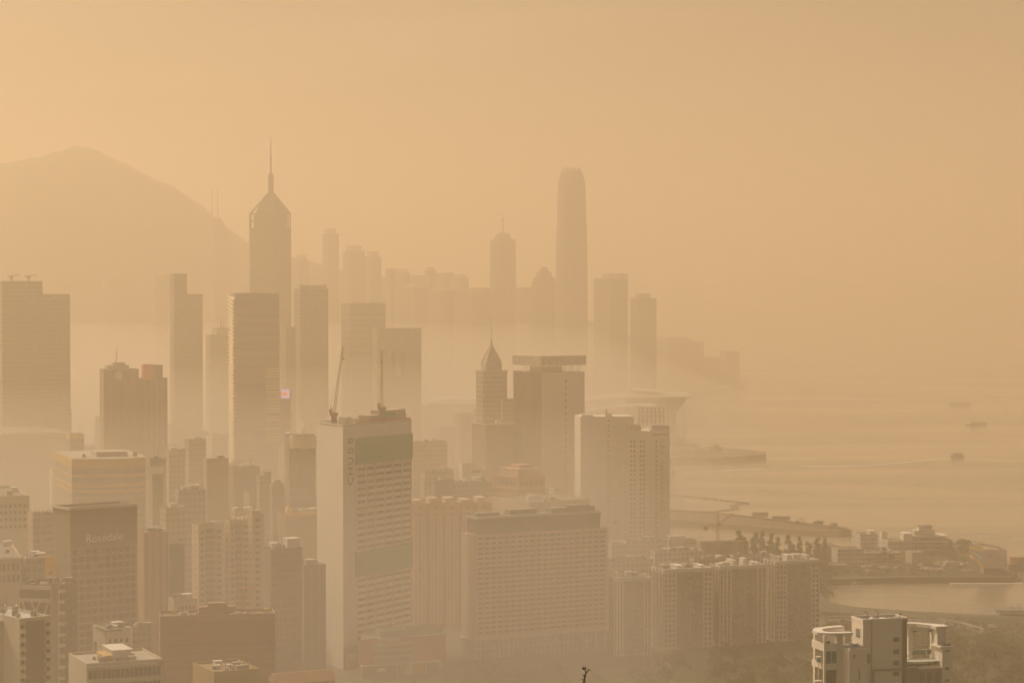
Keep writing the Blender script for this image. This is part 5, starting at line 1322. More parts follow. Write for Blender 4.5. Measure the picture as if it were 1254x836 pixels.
# ------------------------------------------------------------------ ships on the open water
def ship(name, lab, cat, px, py, L, kind, rz=0.0):
    dd = F * EYE / (py - HZ); p = P(px, py, dd)
    t = thing(name, lab, cat, (p.x, dd, 0), rz)
    GR = paint((.17, .16, .15), .6, .25)
    if kind == 'ferry':
        hull_mb(L, L * .24, L * .085).build('hull', GR, t, True)
        MB().box(-L * .42, L * .36, -L * .1, L * .1, L * .085, L * .17).build('lower_deck', facade((.24, .22, .20), (.08, .075, .07), L * .09, L * .05, .5, .7), t)
        MB().box(-L * .38, L * .30, -L * .095, L * .095, L * .172, L * .25).build('upper_deck', facade((.24, .22, .20), (.08, .075, .07), L * .09, L * .05, .5, .7), t)
        MB().box(-L * .4, L * .33, -L * .11, L * .11, L * .25, L * .265).build('roof', GR, t)
        MB().box(L * .1, L * .2, -L * .05, L * .05, L * .265, L * .33).build('wheelhouse', GR, t); MB().cyl(-L * .1, 0, L * .03, L * .265, L * .36, 10).build('funnel', GR, t)
    elif kind == 'barge':
        MB().prism([(-L / 2, -L * .13), (L / 2, -L * .13), (L / 2, L * .13), (-L / 2, L * .13)], -.5, L * .075, [(-L * .52, -L * .13), (L * .52, -L * .13), (L * .52, L * .13), (-L * .52, L * .13)]).build('hull', GR, t)
        MB().box(-L * .46, L * .42, -L * .11, L * .11, L * .075, L * .12).build('cargo', paint((.23, .20, .17)), t); MB().box(L * .43, L * .5, -L * .06, L * .06, L * .075, L * .16).build('deckhouse', GR, t)
    elif kind == 'ship':
        hull_mb(L, L * .2, L * .09).build('hull', paint((.20, .13, .11), .6, .2), t, True)
        MB().box(-L * .05, L * .42, -L * .07, L * .07, L * .1, L * .16).build('deck_cargo', paint((.36, .32, .28)), t)
        MB().box(-L * .3, -L * .1, -L * .07, L * .07, L * .1, L * .2).build('bridge', PALE, t)
        MB().beam((-L * .16, 0, L * .2), (-L * .16, 0, L * .52), .9, .5).beam((-L * .16, 0, L * .3), (L * .2, 0, L * .26), .6).build('derrick', paint((.50, .22, .14)), t)
        MB().cyl(-L * .24, 0, L * .03, L * .2, L * .31, 10).build('funnel', paint((.50, .20, .12)), t)
    else:
        hull_mb(L, L * .3, L * .1).build('hull', GR, t, True); MB().box(-L * .25, L * .15, -L * .1, L * .1, L * .1, L * .28).build('cabin', GR, t); MB().beam((0, 0, L * .28), (0, 0, L * .5), .5).build('mast', GR, t)
    return t
ship('ferry', 'double-deck ferry trailing a long pale wake, closest vessel on the open water', 'ferry', 1173, 560, 19, 'ferry', .25)
ship('cargo_ship', 'small cargo ship with a reddish derrick mast', 'ship', 1196, 520.5, 31, 'ship', .05)
ship('barge', 'long low barge just beyond the cargo ship', 'barge', 1175, 495.5, 33, 'barge', 0)
ship('tug_boat', 'tiny tug ahead of the long low barge', 'boat', 1121, 491, 9, 'tug', 2.9)
ship('barge', 'dark low barge alone in mid harbour, nearest the headland', 'barge', 990, 477.5, 33, 'barge', .0)
ship('tug_boat', 'tiny dark boat right of the lone mid-harbour barge', 'boat', 1065, 468, 13, 'tug', .3)
ship('barge', 'faint wide vessel far out in the haze', 'barge', 1005, 448.5, 34, 'ship', 0)
ship('tug_boat', 'faint speck of a boat off the tip of the headland', 'boat', 939, 445, 11, 'tug', .3)
ship('barge', 'faint dark vessel farthest out under the haze', 'barge', 1057, 429, 36, 'ship', .1)
ship('ferry', 'moored dark ferry peeking out beside the white slab hotel', 'ferry', 823, 580.5, 15, 'ferry', 1.2)
ship('launch', 'low launch under the wing roof of the convention hall', 'boat', 848, 489, 26, 'barge', .2)
wkm, nt, b = new_mat('wake_foam'); b.inputs['Base Color'].default_value = (.78, .76, .70, 1); b.inputs['Roughness'].default_value = .5
wkd, nt, b = new_mat('wake_trough'); b.inputs['Base Color'].default_value = (.03, .035, .035, 1); b.inputs['Roughness'].default_value = .3
def wake(pts, w0, w1, m, zz=.05):
    q = [P(px, py, F * EYE / (py - HZ)) for px, py in pts]; mb = MB(); n = len(q)
    vs = []
    for i, p in enumerate(q):
        w = 1.5 * (w0 + (w1 - w0) * i / (n - 1)); vs += [(p.x, p.y - w, zz), (p.x, p.y + w, zz)]
    mb.add(vs, [(2 * i, 2 * i + 2, 2 * i + 3, 2 * i + 1) for i in range(n - 1)])
    tag(mb.build('boat_wake', m), kind='structure')
wake([(1163, 561), (1135, 563.5), (1100, 567), (1060, 570.5), (1020, 571.5), (980, 570.5)], 2.2, 3.2, wkm)
wake([(1163, 562.2), (1135, 564.8), (1100, 568.4), (1060, 572), (1020, 573)], 1.6, 2.4, wkd)
wake([(833, 579), (870, 577), (905, 575.5), (935, 574.5)], 1.8, 2.5, wkm, .06)
wake([(1128, 491), (1150, 493), (1162, 494)], 3, 6, wkm); wake([(1112, 491), (1080, 489.5), (1050, 488), (1020, 487)], 3, 7, wkm, .07)
wake([(930, 472), (960, 471), (1000, 470.5), (1040, 470)], 5, 6, wkd, .06); wake([(1210, 520.5), (1254, 521), (1290, 521)], 3, 5, wkd, .06)

# ------------------------------------------------------------------ near shore: road, railing, lamp posts, cars
m_as = paint((.065, .063, .06), .85, .4)
edge = [(1013, 758), (1050, 757.5), (1090, 757), (1120, 757.5), (1150, 759.5), (1180, 765), (1205, 773)]
E = [P(px, py, gd(py)) for px, py in edge]
rv = []; wv = MB()
for p in E: rv += [(p.x, p.y, 4.02), (p.x - .05 * 16, p.y - 20, 4.02)]
tag(MB().add(rv, [(2 * i, 2 * i + 1, 2 * i + 3, 2 * i + 2) for i in range(len(E) - 1)]).build('waterfront_road', m_as), kind='structure')
for p, q in zip(E, E[1:]): wv.beam((p.x, p.y + .6, 4.5), (q.x, q.y + .6, 4.5), 1.0)
t = thing('sea_wall', 'long low sea wall with a thin railing along the near shore of the basin', 'sea wall', (0, 0, 0)); wv.build('wall', CONC, t)
rl = MB()
for p, q in zip(E, E[1:]): rl.beam((p.x, p.y + .6, 5.9), (q.x, q.y + .6, 5.9), .14)
rl.build('railing', METAL, t)
lp = None
for px, top in ((1012, 742), (1028, 728), (1046, 731), (1062, 737), (1069, 736), (1095, 734), (1097, 735), (1118, 738), (1142, 735), (1144, 740), (1160, 737), (1168, 744), (1175, 741)):
    dd = gd(762); p = P(px, 762, dd); hh = P(px, top, dd).z - 4
    if lp is None:
        lp = thing('street_lamp', 'thin lamp post lined up along the near shore road', 'street lamp', (p.x, dd, 4), 0, 'lamp posts on the shore road')
        MB().beam((0, 0, 0), (0, 0, 10), .26, .14).build('pole', METAL, lp); MB().beam((0, 0, 10), (1.4, 0, 10.25), .14).build('arm', METAL, lp); MB().box(1.1, 2.0, -.15, .15, 10.2, 10.36).build('lamp_head', METAL, lp)
        lp.scale = (1, 1, hh / 10)
    else: dup(lp, (p.x, dd, 4), rnd.choice((0, math.pi)), (1, 1, hh / 10))
CARP = [paint(c, .3, .08) for c in ((.66, .65, .63), (.30, .30, .31), (.60, .58, .55), (.42, .12, .09), (.10, .10, .11), (.62, .6, .57))]
for i, (px, py, lab) in enumerate(((1178, 768, 'bright white car on the shore road, where the trees open'), (1171, 767, 'dark grey car just behind the bright white one'), (1215, 770, 'white van beside the pier building trees'), (1206, 768, 'red car among the shoreline trees'),
                               (1221, 774, 'black car close to the pier building'), (1160, 766, 'pale car furthest along the shore road'))):
    dd = gd(py); p = P(px, py, dd); t = thing('parked_car', lab, 'car', (p.x, dd, 4.03), rnd.uniform(-.2, .2))
    van = 'van' in lab; L = 5.2 if van else 4.4; hb = 1.25 if van else .85
    MB().prism([(-L / 2, -.88), (L / 2, -.88), (L / 2, .88), (-L / 2, .88)], .3, hb, [(-L / 2 + .1, -.84), (L / 2 - .15, -.84), (L / 2 - .15, .84), (-L / 2 + .1, .84)]).build('body', CARP[i], t)
    MB().prism([(-L * .38, -.8), (L * .28, -.8), (L * .28, .8), (-L * .38, .8)], hb, 2.1 if van else 1.45, [(-L * .32, -.68), (L * .12, -.68), (L * .12, .68), (-L * .32, .68)]).build('cabin', CARP[i] if van else glass_mat((.04, .04, .045), .15), t)
    for x in (-L * .3, L * .3):
        for y in (-.82, .82):
            wh = MB().cyl(0, 0, .33, -.1, .1, 12); MB().add(wh.v, wh.f, Matrix.Translation((x, y, .33)) @ Matrix.Rotation(math.pi / 2, 4, 'X')).build('wheel', DARKM, t)

# red and white construction crane behind the flats
dd = 1530; p = P(879, 688, dd); zt = P(0, 628, dd).z - 4; zj = P(0, 641, dd).z - 4
t = thing('tower_crane', 'slim rusty tower crane with a jib ending in a grey counterweight, among the conifers', 'tower crane', (p.x, dd, 4))
def lattice(mb, p, q, s, n, th=.18):
    p, q = Vector(p), Vector(q); d_ = (q - p).normalized(); a_ = d_.cross(Vector((0, 1, 0))).normalized() if abs(d_.y) < .9 else Vector((1, 0, 0)); b_ = d_.cross(a_)
    cs = [a_ * s + b_ * s, a_ * s - b_ * s, -a_ * s - b_ * s, -a_ * s + b_ * s]
    for c in cs: mb.beam(p + c, q + c, th)
    for i in range(n):
        q0, q1 = p.lerp(q, i / n), p.lerp(q, (i + 1) / n)
        for k in range(4): mb.beam(q0 + cs[k], q1 + cs[(k + 1) % 4], th * .7)
CRR = paint((.46, .23, .15), .7, .3)
mb = MB(); lattice(mb, (0, 0, 0), (0, 0, zj), .8, 18, .3); mb.build('mast', CRR, t)
mb = MB(); lattice(mb, (0, 0, zj), (-.3, 0, zt), .6, 6, .22); mb.build('tower_head', CRR, t)
mb = MB(); lattice(mb, (0, 0, zj), (-8, 0, zj - 2.0), .5, 5, .25); mb.build('counter_jib', CRR, t)
MB().box(-9.6, -6.6, -.9, .9, zj - 4.2, zj - 1.6).build('counterweight', paint((.24, .23, .22)), t)
mb = MB(); lattice(mb, (0, 0, zj), (12, 22, zj + 5), .45, 10, .22); mb.build('jib', CRR, t)
MB().box(.6, 2.2, -.8, .8, zj - 1.4, zj + .8).build('cab', CRR, t)
t = B('construction_site', 'building shell under green mesh around the foot of the rusty tower crane', 'construction site', 853, 858, 912, 664, 1560, facade((.34, .29, .22), (.26, .20, .14), 3, 50, .3, .99, .5, .8), 14, clut=4, big=.7)

# ------------------------------------------------------------------ near penthouse tower, bottom right
PW = paint((.78, .70, .61), .75, .22); PWT = paint((.76, .69, .61), .65, .2)
t = Bld('apartment_tower', 'closest building: cream apartment tower with curved roof canopies around a tall central core', 'apartment tower', 1043, 1057, 1111, 758, 518, 17)
w, l, h = t.w, t.l, t.h
u_of = lambda px, v=0, py=790: ((ux(px, py) * (t.o.location.y + v * math.cos(t.a)) - (t.o.location.x - v * math.sin(t.a))) / (math.cos(t.a) - ux(px, py) * math.sin(t.a)))
Z = lambda py, u=0, v=0: t.z_at(py, u, v)
zb_ = -12
t.part('core_wall', MB().box(0, w, 0, l, zb_, h - .8), PW)
pr = MB()
for x0, x1, y0, y1 in ((-.08, w + .08, -.08, .22), (-.08, w + .08, l - .22, l + .08), (-.08, .22, .22, l - .22), (w - .22, w + .08, .22, l - .22)): pr.box(x0, x1, y0, y1, h - .8, h)
t.part('core_parapet', pr, PW)
t.part('core_roof', MB().box(.22, w - .22, .22, l - .22, h - .8, h - .55), paint((.25, .21, .17), .9, .5))
PIPE = paint((.30, .22, .15), .6, .4)
t.part('pipe', MB().cyl(w * .19, -.14, .10, zb_, h - .2, 8), paint((.42, .30, .19), .6, .4))
for i, (u, r) in enumerate(((.90, .13), (.93, .10), (.955, .12), (.975, .09))): t.part('pipe', MB().cyl(w * u, -.16, r, zb_, h - .3, 8), PIPE)
t.part('painted_pipe_recess', MB().box(w * .885, w * .992, -.04, -.005, zb_, h - .9), paint((.34, .27, .21), .85, .5))  # recess drawn as a flat panel, its shade put into the colour
for py in (783, 797.5, 811.5, 824.5):
    zz = Z(py, w * .7); wd_ = thing
    o = MB().box(w * .685, w * .815, -.06, -.005, zz - .45, zz + .55).build('window', paint((.235, .195, .14), .5, .3), t.o)
    MB().box(w * .675, w * .825, -.18, -.065, zz - .62, zz - .47).build('sill', PW, o); MB().box(w * .745, w * .755, -.085, -.062, zz - .45, zz + .55).build('frame', METAL, o)
t.part('vent_slot', MB().box(w * .095, w * .155, -.05, -.005, Z(812), Z(801)), paint((.33, .26, .2), .7, .3))
FRM = paint((.34, .28, .235), .7, .25)
t.part('dark_frame', MB().box(w * .20, w * 1.22, -.28, -.02, Z(822), Z(820)).box(w * .20, w * .25, -.28, -.02, zb_, Z(822)), FRM)
# left face: framed door window
o = t.part('window', MB().box(-.06, -.005, l * .25, l * .62, Z(780, 0, l * .4), Z(770, 0, l * .4)), glass_mat((.16, .17, .17), .25))
MB().box(-.14, -.065, l * .22, l * .65, Z(769.6, 0, l * .4), Z(768.8, 0, l * .4)).build('frame', paint((.62, .42, .2)), o); MB().box(-.10, -.065, l * .42, l * .45, Z(780, 0, l * .4), Z(770, 0, l * .4)).build('frame', METAL, o)
# roof things
for u, ht in ((.17, 1.1), (.42, 1.2)):
    t.part('roof_lamp', MB().beam((w * u, l * .3, h - .55), (w * u, l * .3, h + ht), .1).beam((w * u, l * .3, h + ht), (w * u - .45, l * .3, h + ht + .35), .1).box(w * u - .75, w * u - .4, l * .3 - .12, l * .3 + .12, h + ht + .28, h + ht + .42), DARKM)
t.part('roof_lamp', MB().beam((w * .92, l * .3, h - .5), (w * .92, l * .3, h + .45), .14).box(w * .90, w * .96, l * .3 - .15, l * .3 + .15, h + .4, h + .7), METAL)
t.part('satellite_dish', MB().cyl(w * .33, l * .5, .7, h - .3, h + .1, 12, .2), PALE); t.part('roof_hatch', MB().box(w * .5, w * .62, l * .3, l * .6, h - .55, h - .25), PALE); t.part('roof_vent', MB().box(w * .86, w * .94, l * .3, l * .6, h - .55, h - .1), CONC)
# middle-left lower block
ua, ub = u_of(1032), u_of(1057)
t.part('side_block', MB().box(ua + .6, -.02, -2.2, l * .9, zb_, Z(794, ua, -2)), PW)
t.part('side_roof', MB().box(ua + .8, -.2, -2.0, l * .85, Z(794, ua, -2), Z(794, ua, -2) + .15), ROOF)
zz = Z(794, ua, -2) + .15
for i in range(14):
    x, y, e = rnd.uniform(ua + 1, -.6), rnd.uniform(-1.6, 2.4), rnd.uniform(.2, .55)
    t.part(rnd.choice(('flower_pot', 'roof_box', 'air_conditioner')), MB().box(x, x + e, y, y + e, zz, zz + e * rnd.uniform(.6, 1.4)), rnd.choice((METAL, PALE, paint((.12, .15, .07)), paint((.3, .36, .4)))))
t.part('vent_slot', MB().box(ua + 1.6, ua + 1.95, -2.26, -2.205, Z(806, ua, -2), Z(801, ua, -2)), paint((.33, .26, .2)))
t.part('stain_panel', MB().prism([(ua + 2.9, -2.26), (ua + 3.3, -2.26), (ua + 3.3, -2.205), (ua + 2.9, -2.205)], Z(832, ua, -2), Z(818, ua, -2), [(ua + 2.9, -2.26), (ua + 3.0, -2.26), (ua + 3.0, -2.205), (ua + 2.9, -2.205)]), paint((.30, .25, .21), .9, .3))
# left wing with canopy
TEALG = glass_mat((.10, .22, .19), .2)
vA = 1.5
uL, uR = u_of(1009, vA), u_of(1028, vA)
zc0, zc1 = Z(777, uR, vA), Z(774.5, uR, vA)
def canopy(outer, inner, z0, z1, nm):
    n = len(outer); mb = MB()
    vs = [(x, y, z) for z in (z0, z1) for ring in (outer, inner) for x, y in ring]
    ix = lambda lay, ring, i: lay * 2 * n + ring * n + i
    fs = []
    for i in range(n - 1):
        fs += [(ix(1, 0, i), ix(1, 0, i + 1), ix(1, 1, i + 1), ix(1, 1, i)), (ix(0, 0, i), ix(0, 1, i), ix(0, 1, i + 1), ix(0, 0, i + 1)),
               (ix(0, 0, i), ix(0, 0, i + 1), ix(1, 0, i + 1), ix(1, 0, i)), (ix(0, 1, i), ix(1, 1, i), ix(1, 1, i + 1), ix(0, 1, i + 1))]
    fs += [(ix(0, 0, 0), ix(1, 0, 0), ix(1, 1, 0), ix(0, 1, 0)), (ix(0, 0, n - 1), ix(0, 1, n - 1), ix(1, 1, n - 1), ix(1, 0, n - 1))]
    t.part(nm, mb.add(vs, fs), PWT)
Lx = uL - .9
outer = [(uR + 2.8, vA - 1.0), (uR + .2, vA - .9), (uL + 1.0, vA - .4), (Lx, vA + 1.6), (Lx + .3, vA + 5), (Lx + 2.2, vA + 8.2), (uR + 2, vA + 9.8), (0, vA + 10.4)]
inner = [(uR + 2.8, vA + .8), (uR + .2, vA + 1.0), (uL + 2.0, vA + 1.6), (Lx + 2.2, vA + 2.6), (Lx + 2.5, vA + 4.6), (Lx + 3.8, vA + 6.6), (uR + 2.2, vA + 7.8), (0, vA + 8.2)]
canopy(outer, inner, zc0, zc1 + .1, 'roof_canopy')
t.part('wing_wall', MB().box(uL + 1, -.4, vA + 7.0, vA + 8.0, zb_, zc0), PW)
for py0, py1 in ((797.5, 788), (820, 812.5)): t.part('balcony_front', MB().box(uL + .5, uR - .6, vA, vA + .3, Z(py0, uL, vA), Z(py1, uL, vA)).box(uL + .2, uL + .5, vA, vA + 7, Z(py0, uL, vA), Z(py1, uL, vA)), PW)
t.part('floor_slab', MB().box(uL + .5, uR + 1, vA + .3, vA + 7, Z(797.5, uL, vA), Z(796.2, uL, vA)), PW); t.part('floor_slab', MB().box(uL + .5, uR + 1, vA + .3, vA + 7, Z(820, uL, vA), Z(818.7, uL, vA)), PW)
o = t.part('window', MB().box(uL + .6, uR - .65, vA + .25, vA + .35, Z(812.4, uL, vA), Z(797.6, uL, vA)), TEALG)
MB().box((uL + uR) / 2 - .05, (uL + uR) / 2 + .05, vA + .18, vA + .24, Z(812.4, uL, vA), Z(797.6, uL, vA)).build('frame', PALE, o)
t.part('window', MB().box(uL + .6, uR - .65, vA + .5, vA + .6, zb_, Z(820.1, uL, vA)), glass_mat((.17, .155, .12), .3))
t.part('column', MB().box(uL, uL + .5, vA - .1, vA + .45, zb_, zc0), PWT)
for i in range(16):
    z1 = zc0 - i * 1.15; t.part('tiled_column', MB().box(uR - .6, uR + .75, vA - .25, vA + 1.0, z1 - 1.08, z1 - .0), PWT)
t.part('column_core', MB().box(uR - .5, uR + .65, vA - .15, vA + .9, zb_, zc0 - .01), PW)
t.part('wing_flank', MB().box(uR + .75, ua + .6, vA + .2, vA + 4, zb_, Z(790, uR, vA)), PW)
t.part('round_balcony', MB().cyl(uL - .35, vA + 2.2, .9, Z(836, uL, vA), Z(834.6, uL, vA), 14), PWT); t.part('round_balcony', MB().cyl(uL - .3, vA + 2.2, .6, Z(806.5, uL, vA), Z(804.8, uL, vA), 14), PWT)
t.part('green_glass', MB().cyl(uL - .3, vA + 2.2, .5, Z(812, uL, vA), Z(806.5, uL, vA), 10), TEALG)
t.part('side_rail', MB().beam((uL - .55, vA + 1.6, Z(834, uL, vA)), (uL - .55, vA + 1.6, Z(812, uL, vA)), .22), PWT)
t.part('balcony_plants', MB().box(uL + 1, uL + 2, vA + 1, vA + 1.6, Z(788, uL, vA) - .1, Z(786, uL, vA)), paint((.10, .12, .06)))
# right wing: terrace under a frame canopy
vB = 2.0
uq = lambda px, v=vB: u_of(px, v, 790)
zt0, zt1 = Z(771, uq(1140), vB), Z(767.8, uq(1140), vB)
xe = uq(1163)
outer = [(w * 1.0, vB + 9.6), (uq(1125), vB + 9.9), (uq(1143), vB + 8.2), (xe + .2, vB + 3.5), (xe + .1, vB + .8)]
inner = [(w * 1.0, vB + 7.8), (uq(1125), vB + 8.0), (uq(1138), vB + 6.6), (xe - 3.2, vB + 3.0), (xe - 3.0, vB + .8)]
canopy(outer, inner, zt0 - .1, zt1, 'roof_canopy')
vf = vB + 8.2
for px0, px1 in ((1111.5, 1116.5), (1140, 1147)):
    t.part('frame_post', MB().box(u_of(px0, vf), u_of(px1, vf), vf - .4, vf + .5, Z(826, w, vf), zt0 - .1), PWT)
t.part('frame_beam', MB().box(u_of(1116.5, vf), u_of(1140, vf), vf - .3, vf + .4, Z(775.5, w, vf), zt0 - .1), PWT)
for px in (1118, 1137, 1148, 1152): t.part('downlight', MB().box(u_of(px, vf - .6), u_of(px, vf - .6) + .55, vf - .9, vf - .55, Z(774.5, w, vf) - (.5 if px > 1140 else 0), Z(773, w, vf) - (.5 if px > 1140 else 0)), DARKM)
o = t.part('glass_rail', MB().box(u_of(1116.6, vf), u_of(1139.8, vf), vf - .05, vf + .05, Z(803, w, vf), Z(797.5, w, vf)), glass_mat((.20, .27, .22), .25))
MB().box(u_of(1116.6, vf), u_of(1139.8, vf), vf - .1, vf + .1, Z(797.4, w, vf), Z(796.8, w, vf)).build('top_rail', PALE, o); MB().box(u_of(1133, vf), u_of(1135, vf), vf - .2, vf - .06, Z(803, w, vf), Z(797, w, vf)).build('post', PALE, o)
zfl = Z(816, w, vB)
t.part('terrace_floor', MB().box(w + .02, uq(1153), vB - .6, vf + .6, zfl - 1.0, zfl - .02), PW)
t.part('terrace_wall', MB().box(w + .02, uq(1153), vB - 1.2, vB - .62, zb_, zfl - .5), paint((.42, .36, .30), .85, .55))
for px in (1124, 1133, 1143): t.part('painted_wall_recess', MB().box(uq(px), uq(px) + 1.1, vB - 1.26, vB - 1.205, zb_, zfl - 1.2), paint((.28, .24, .20), .9, .4))  # no real hollows: flat panels with the recess shade in their colour
t.part('pale_canopy', MB().prism([(w + .6, vB), (uq(1152), vB), (uq(1150), vB + 4.2), (w + 1.0, vB + 4.6)], zfl + .7, zfl + .95, [(w + .6, vB + .1), (uq(1152), vB + .1), (uq(1150), vB + 4.0), (w + 1.0, vB + 4.4)]), paint((.50, .54, .44), .5, .1))
t.part('parasol', MB().cyl(w + 2.4, vB + 5.6, 2.0, zfl + 1.5, zfl + 2.2, 12, .2).cyl(w + 2.4, vB + 5.6, .06, zfl, zfl + 1.6, 6), paint((.52, .54, .46), .6, .1))
for i in range(4): t.part('terrace_rail_post', MB().beam((w + .3 + i * (uq(1151) - w - .3) / 3, vB - .5, zfl - .3), (w + .3 + i * (uq(1151) - w - .3) / 3, vB - .5, zfl + .95), .12), DARKM)
t.part('terrace_rail', MB().box(w + .2, uq(1152), vB - .53, vB - .47, zfl + .9, zfl + .98), METAL)
ux0, ux1 = uq(1154, .6), uq(1167, .6)
zr = Z(793, ux0, .6)
t.part('end_tower', MB().box(ux0, ux1, .6, 5.0, zb_, zr), PW)
t.part('end_tower_cap', MB().box(ux0 - .6, ux1 + .15, .4, 5.2, zr, zr + .35), PWT)
t.part('end_tower_plants', MB().box(ux0, ux1 - .3, 1.0, 4.2, zr + .35, zr + .75), paint((.13, .14, .08), .9, .5))
t.part('flank_wall', MB().box(uq(1146, 5), ux0 - .02, 5.0, 6.0, zfl - 1, zr + 1), PW)
for py in (796.5, 818, 833): t.part('window', MB().box(ux0 + .7, ux0 + 1.7, .52, .595, Z(py + 1.5, ux0, .6), Z(py - 1.5, ux0, .6)) if py > 800 else MB().box(ux0 + .6, ux0 + 1.8, .52, .595, Z(797.3, ux0, .6), Z(795.6, ux0, .6)), paint((.22, .19, .13), .5, .3))
t.part('rear_column', MB().box(xe - 2.6, xe - .4, vB + 1.0, vB + 3.0, zr + .35, zt0 - .1), PW)
t.done()

# ------------------------------------------------------------------ trees
m_lf, nt, b = new_mat('leaves')
tc = nt.nodes.new('ShaderNodeTexCoord'); n1 = nt.nodes.new('ShaderNodeTexNoise'); n1.inputs['Scale'].default_value = .55; n1.inputs['Detail'].default_value = 4; nt.links.new(tc.outputs['Object'], n1.inputs['Vector'])
oi = nt.nodes.new('ShaderNodeObjectInfo')
ca_ = mixc(nt, oi.outputs['Random'], (.030, .045, .014), (.065, .070, .022)); cb2 = mixc(nt, oi.outputs['Random'], (.075, .095, .030), (.135, .125, .045))
mrr = nt.nodes.new('ShaderNodeMapRange'); nt.links.new(n1.outputs['Fac'], mrr.inputs[0]); mrr.inputs[1].default_value = .38; mrr.inputs[2].default_value = .62
nt.links.new(mixc(nt, mrr.outputs[0], ca_, cb2), b.inputs['Base Color']); b.inputs['Roughness'].default_value = .75
BARK = paint((.13, .095, .07), .9, .4)
def tree_mesh(seed, kind):
    r = random.Random(seed); root = thing('tree', 'x', 'tree', (0, -9999, 0))
    tr = MB(); cr = MB()
    if kind == 'round': H, R = 11, 6.2
    elif kind == 'tall': H, R = 15, 2.9
    else: H, R = 2.2, 2.2
    th = H * (.35 if kind == 'round' else .2)
    tr.cyl(0, 0, .34, -3, th, 7, .24); cl = []
    n = 20 if kind == 'round' else 22
    for i in range(n):
        if kind == 'round':
            an, el = r.uniform(0, 6.283), r.uniform(-.25, 1.45); k = r.uniform(.45, 1) ** .6
            c = Vector((R * k * math.cos(an) * math.cos(el), R * k * math.sin(an) * math.cos(el), H * .52 + (H * .44) * k * math.sin(el))); s = r.uniform(1.3, 2.2)
        else:
            q = (i + .5) / n; an = r.uniform(0, 6.283); rad = R * (1 - q * .85) * r.uniform(.3, 1)
            c = Vector((rad * math.cos(an), rad * math.sin(an), H * (.18 + .84 * q))); s = r.uniform(.9, 1.5) * (1.15 - .5 * q)
        cl.append((c, s))
        if i % 2 == 0: tr.beam((0, 0, min(th * r.uniform(.7, 1), c.z * .8) if kind == 'round' else c.z * .85), c * .9, .2, .06)
    if kind == 'tall': tr.cyl(0, 0, .24, th, H * .97, 6, .05)
    for c, s in cl:
        for _ in range(46):
            v = Vector((r.gauss(0, 1), r.gauss(0, 1), r.gauss(0, .75))); v = v.normalized() * s * r.random() ** .4
            p = c + v; e = r.uniform(.28, .52)
            nrm = (v.normalized() + Vector((r.uniform(-.7, .7), r.uniform(-.7, .7), r.uniform(-.3, .9)))).normalized()
            a_ = nrm.orthogonal().normalized(); a_ = Matrix.Rotation(r.uniform(0, 6.28), 3, nrm) @ a_; b_ = nrm.cross(a_)
            cr.add([p - a_ * e, p - b_ * e * .7, p + a_ * e, p + b_ * e * .7], [(0, 1, 2, 3)])
    tr.build('trunk', BARK, root); cr.build('crown', m_lf, root)
    return root
protoR = [tree_mesh(40 + i, 'round') for i in range(6)]; protoT = [tree_mesh(70 + i, 'tall') for i in range(3)]
used_ = {}
def tree_line(px):
    for (a, ya), (c, yc) in zip(TL, TL[1:]):
        if a <= px <= c: return ya + (yc - ya) * (px - a) / (c - a)
    return 760
TL = [(990, 757), (1045, 758), (1060, 768), (1110, 767), (1130, 763), (1160, 763), (1172, 775), (1205, 776), (1215, 771), (1232, 775), (1280, 800)]
def plant(protos, x, y, z_, sc, lab, grp):
    p = rnd.choice(protos)
    if p.name not in used_: o = p; used_[p.name] = 1
    else: o = dup(p, (0, 0, 0))
    o.location = (x, y, z_); o.rotation_euler = (0, 0, rnd.uniform(0, 6.28)); o.scale = (sc * rnd.uniform(.9, 1.1), sc * rnd.uniform(.9, 1.1), sc * rnd.uniform(.88, 1.12))
    o['label'] = lab; o['group'] = grp
def gz(x, d): return terrain(x, d) if d < 888 else 4
spots = []
def scatter(n, px0, px1, d0, d1, lab, grp, s0=.85, s1=1.35, sep=6.5, line=False):
    c = 0
    for _ in range(n * 25):
        if c >= n: break
        dd = rnd.uniform(d0, d1); px = rnd.uniform(px0, px1); x = ux(px, 800) * dd; sc = rnd.uniform(s0, s1)
        if line and P(px, tree_line(px), dd).z - gz(x, dd) < sc * 12.2:
            sc = (P(px, tree_line(px), dd).z - gz(x, dd)) / 12.2
            if sc < .3: continue
        if any((x - a) ** 2 + (dd - b__) ** 2 < sep * sep for a, b__ in spots): continue
        spots.append((x, dd)); plant(protoR, x, dd, gz(x, dd), sc, lab, grp); c += 1
L1 = 'park tree in the dense green belt around the cream apartment tower'
scatter(68, 1000, 1275, 960, 1300, L1, 'park trees by the basin', .9, 1.5, 7.5, True)
scatter(84, 1000, 1275, 1215, 1372, 'tree on the shore slope between the road and the cream tower', 'shore slope trees', .45, .8, 5, True)
scatter(40, 745, 1005, 1030, 1195, 'tree in the dim green strip below the weathered flats', 'trees below the flats', .7, 1.05, 7)
scatter(3, 872, 905, 1195, 1215, 'tree crown rising higher than the rest against the striped flats', 'taller trees by the flats', 1.0, 1.2, 6)
scatter(16, 570, 750, 1060, 1165, 'tree in the dusky green strip below the broad hotel', 'trees below the broad hotel', .7, 1.05, 7)
scatter(9, 436, 545, 1090, 1135, 'small street tree in front of the red mall', 'street trees by the mall', .45, .65, 5)
scatter(5, 1003, 1016, 1440, 1560, 'tree on the bank right beside the largest block of flats', 'bank trees beside the flats', .7, 1.0, 5)
scatter(12, 1150, 1188, 1670, 1740, 'dark tree in the grove right of the clubhouse', 'grove right of the clubhouse', .7, .95, 5.5)
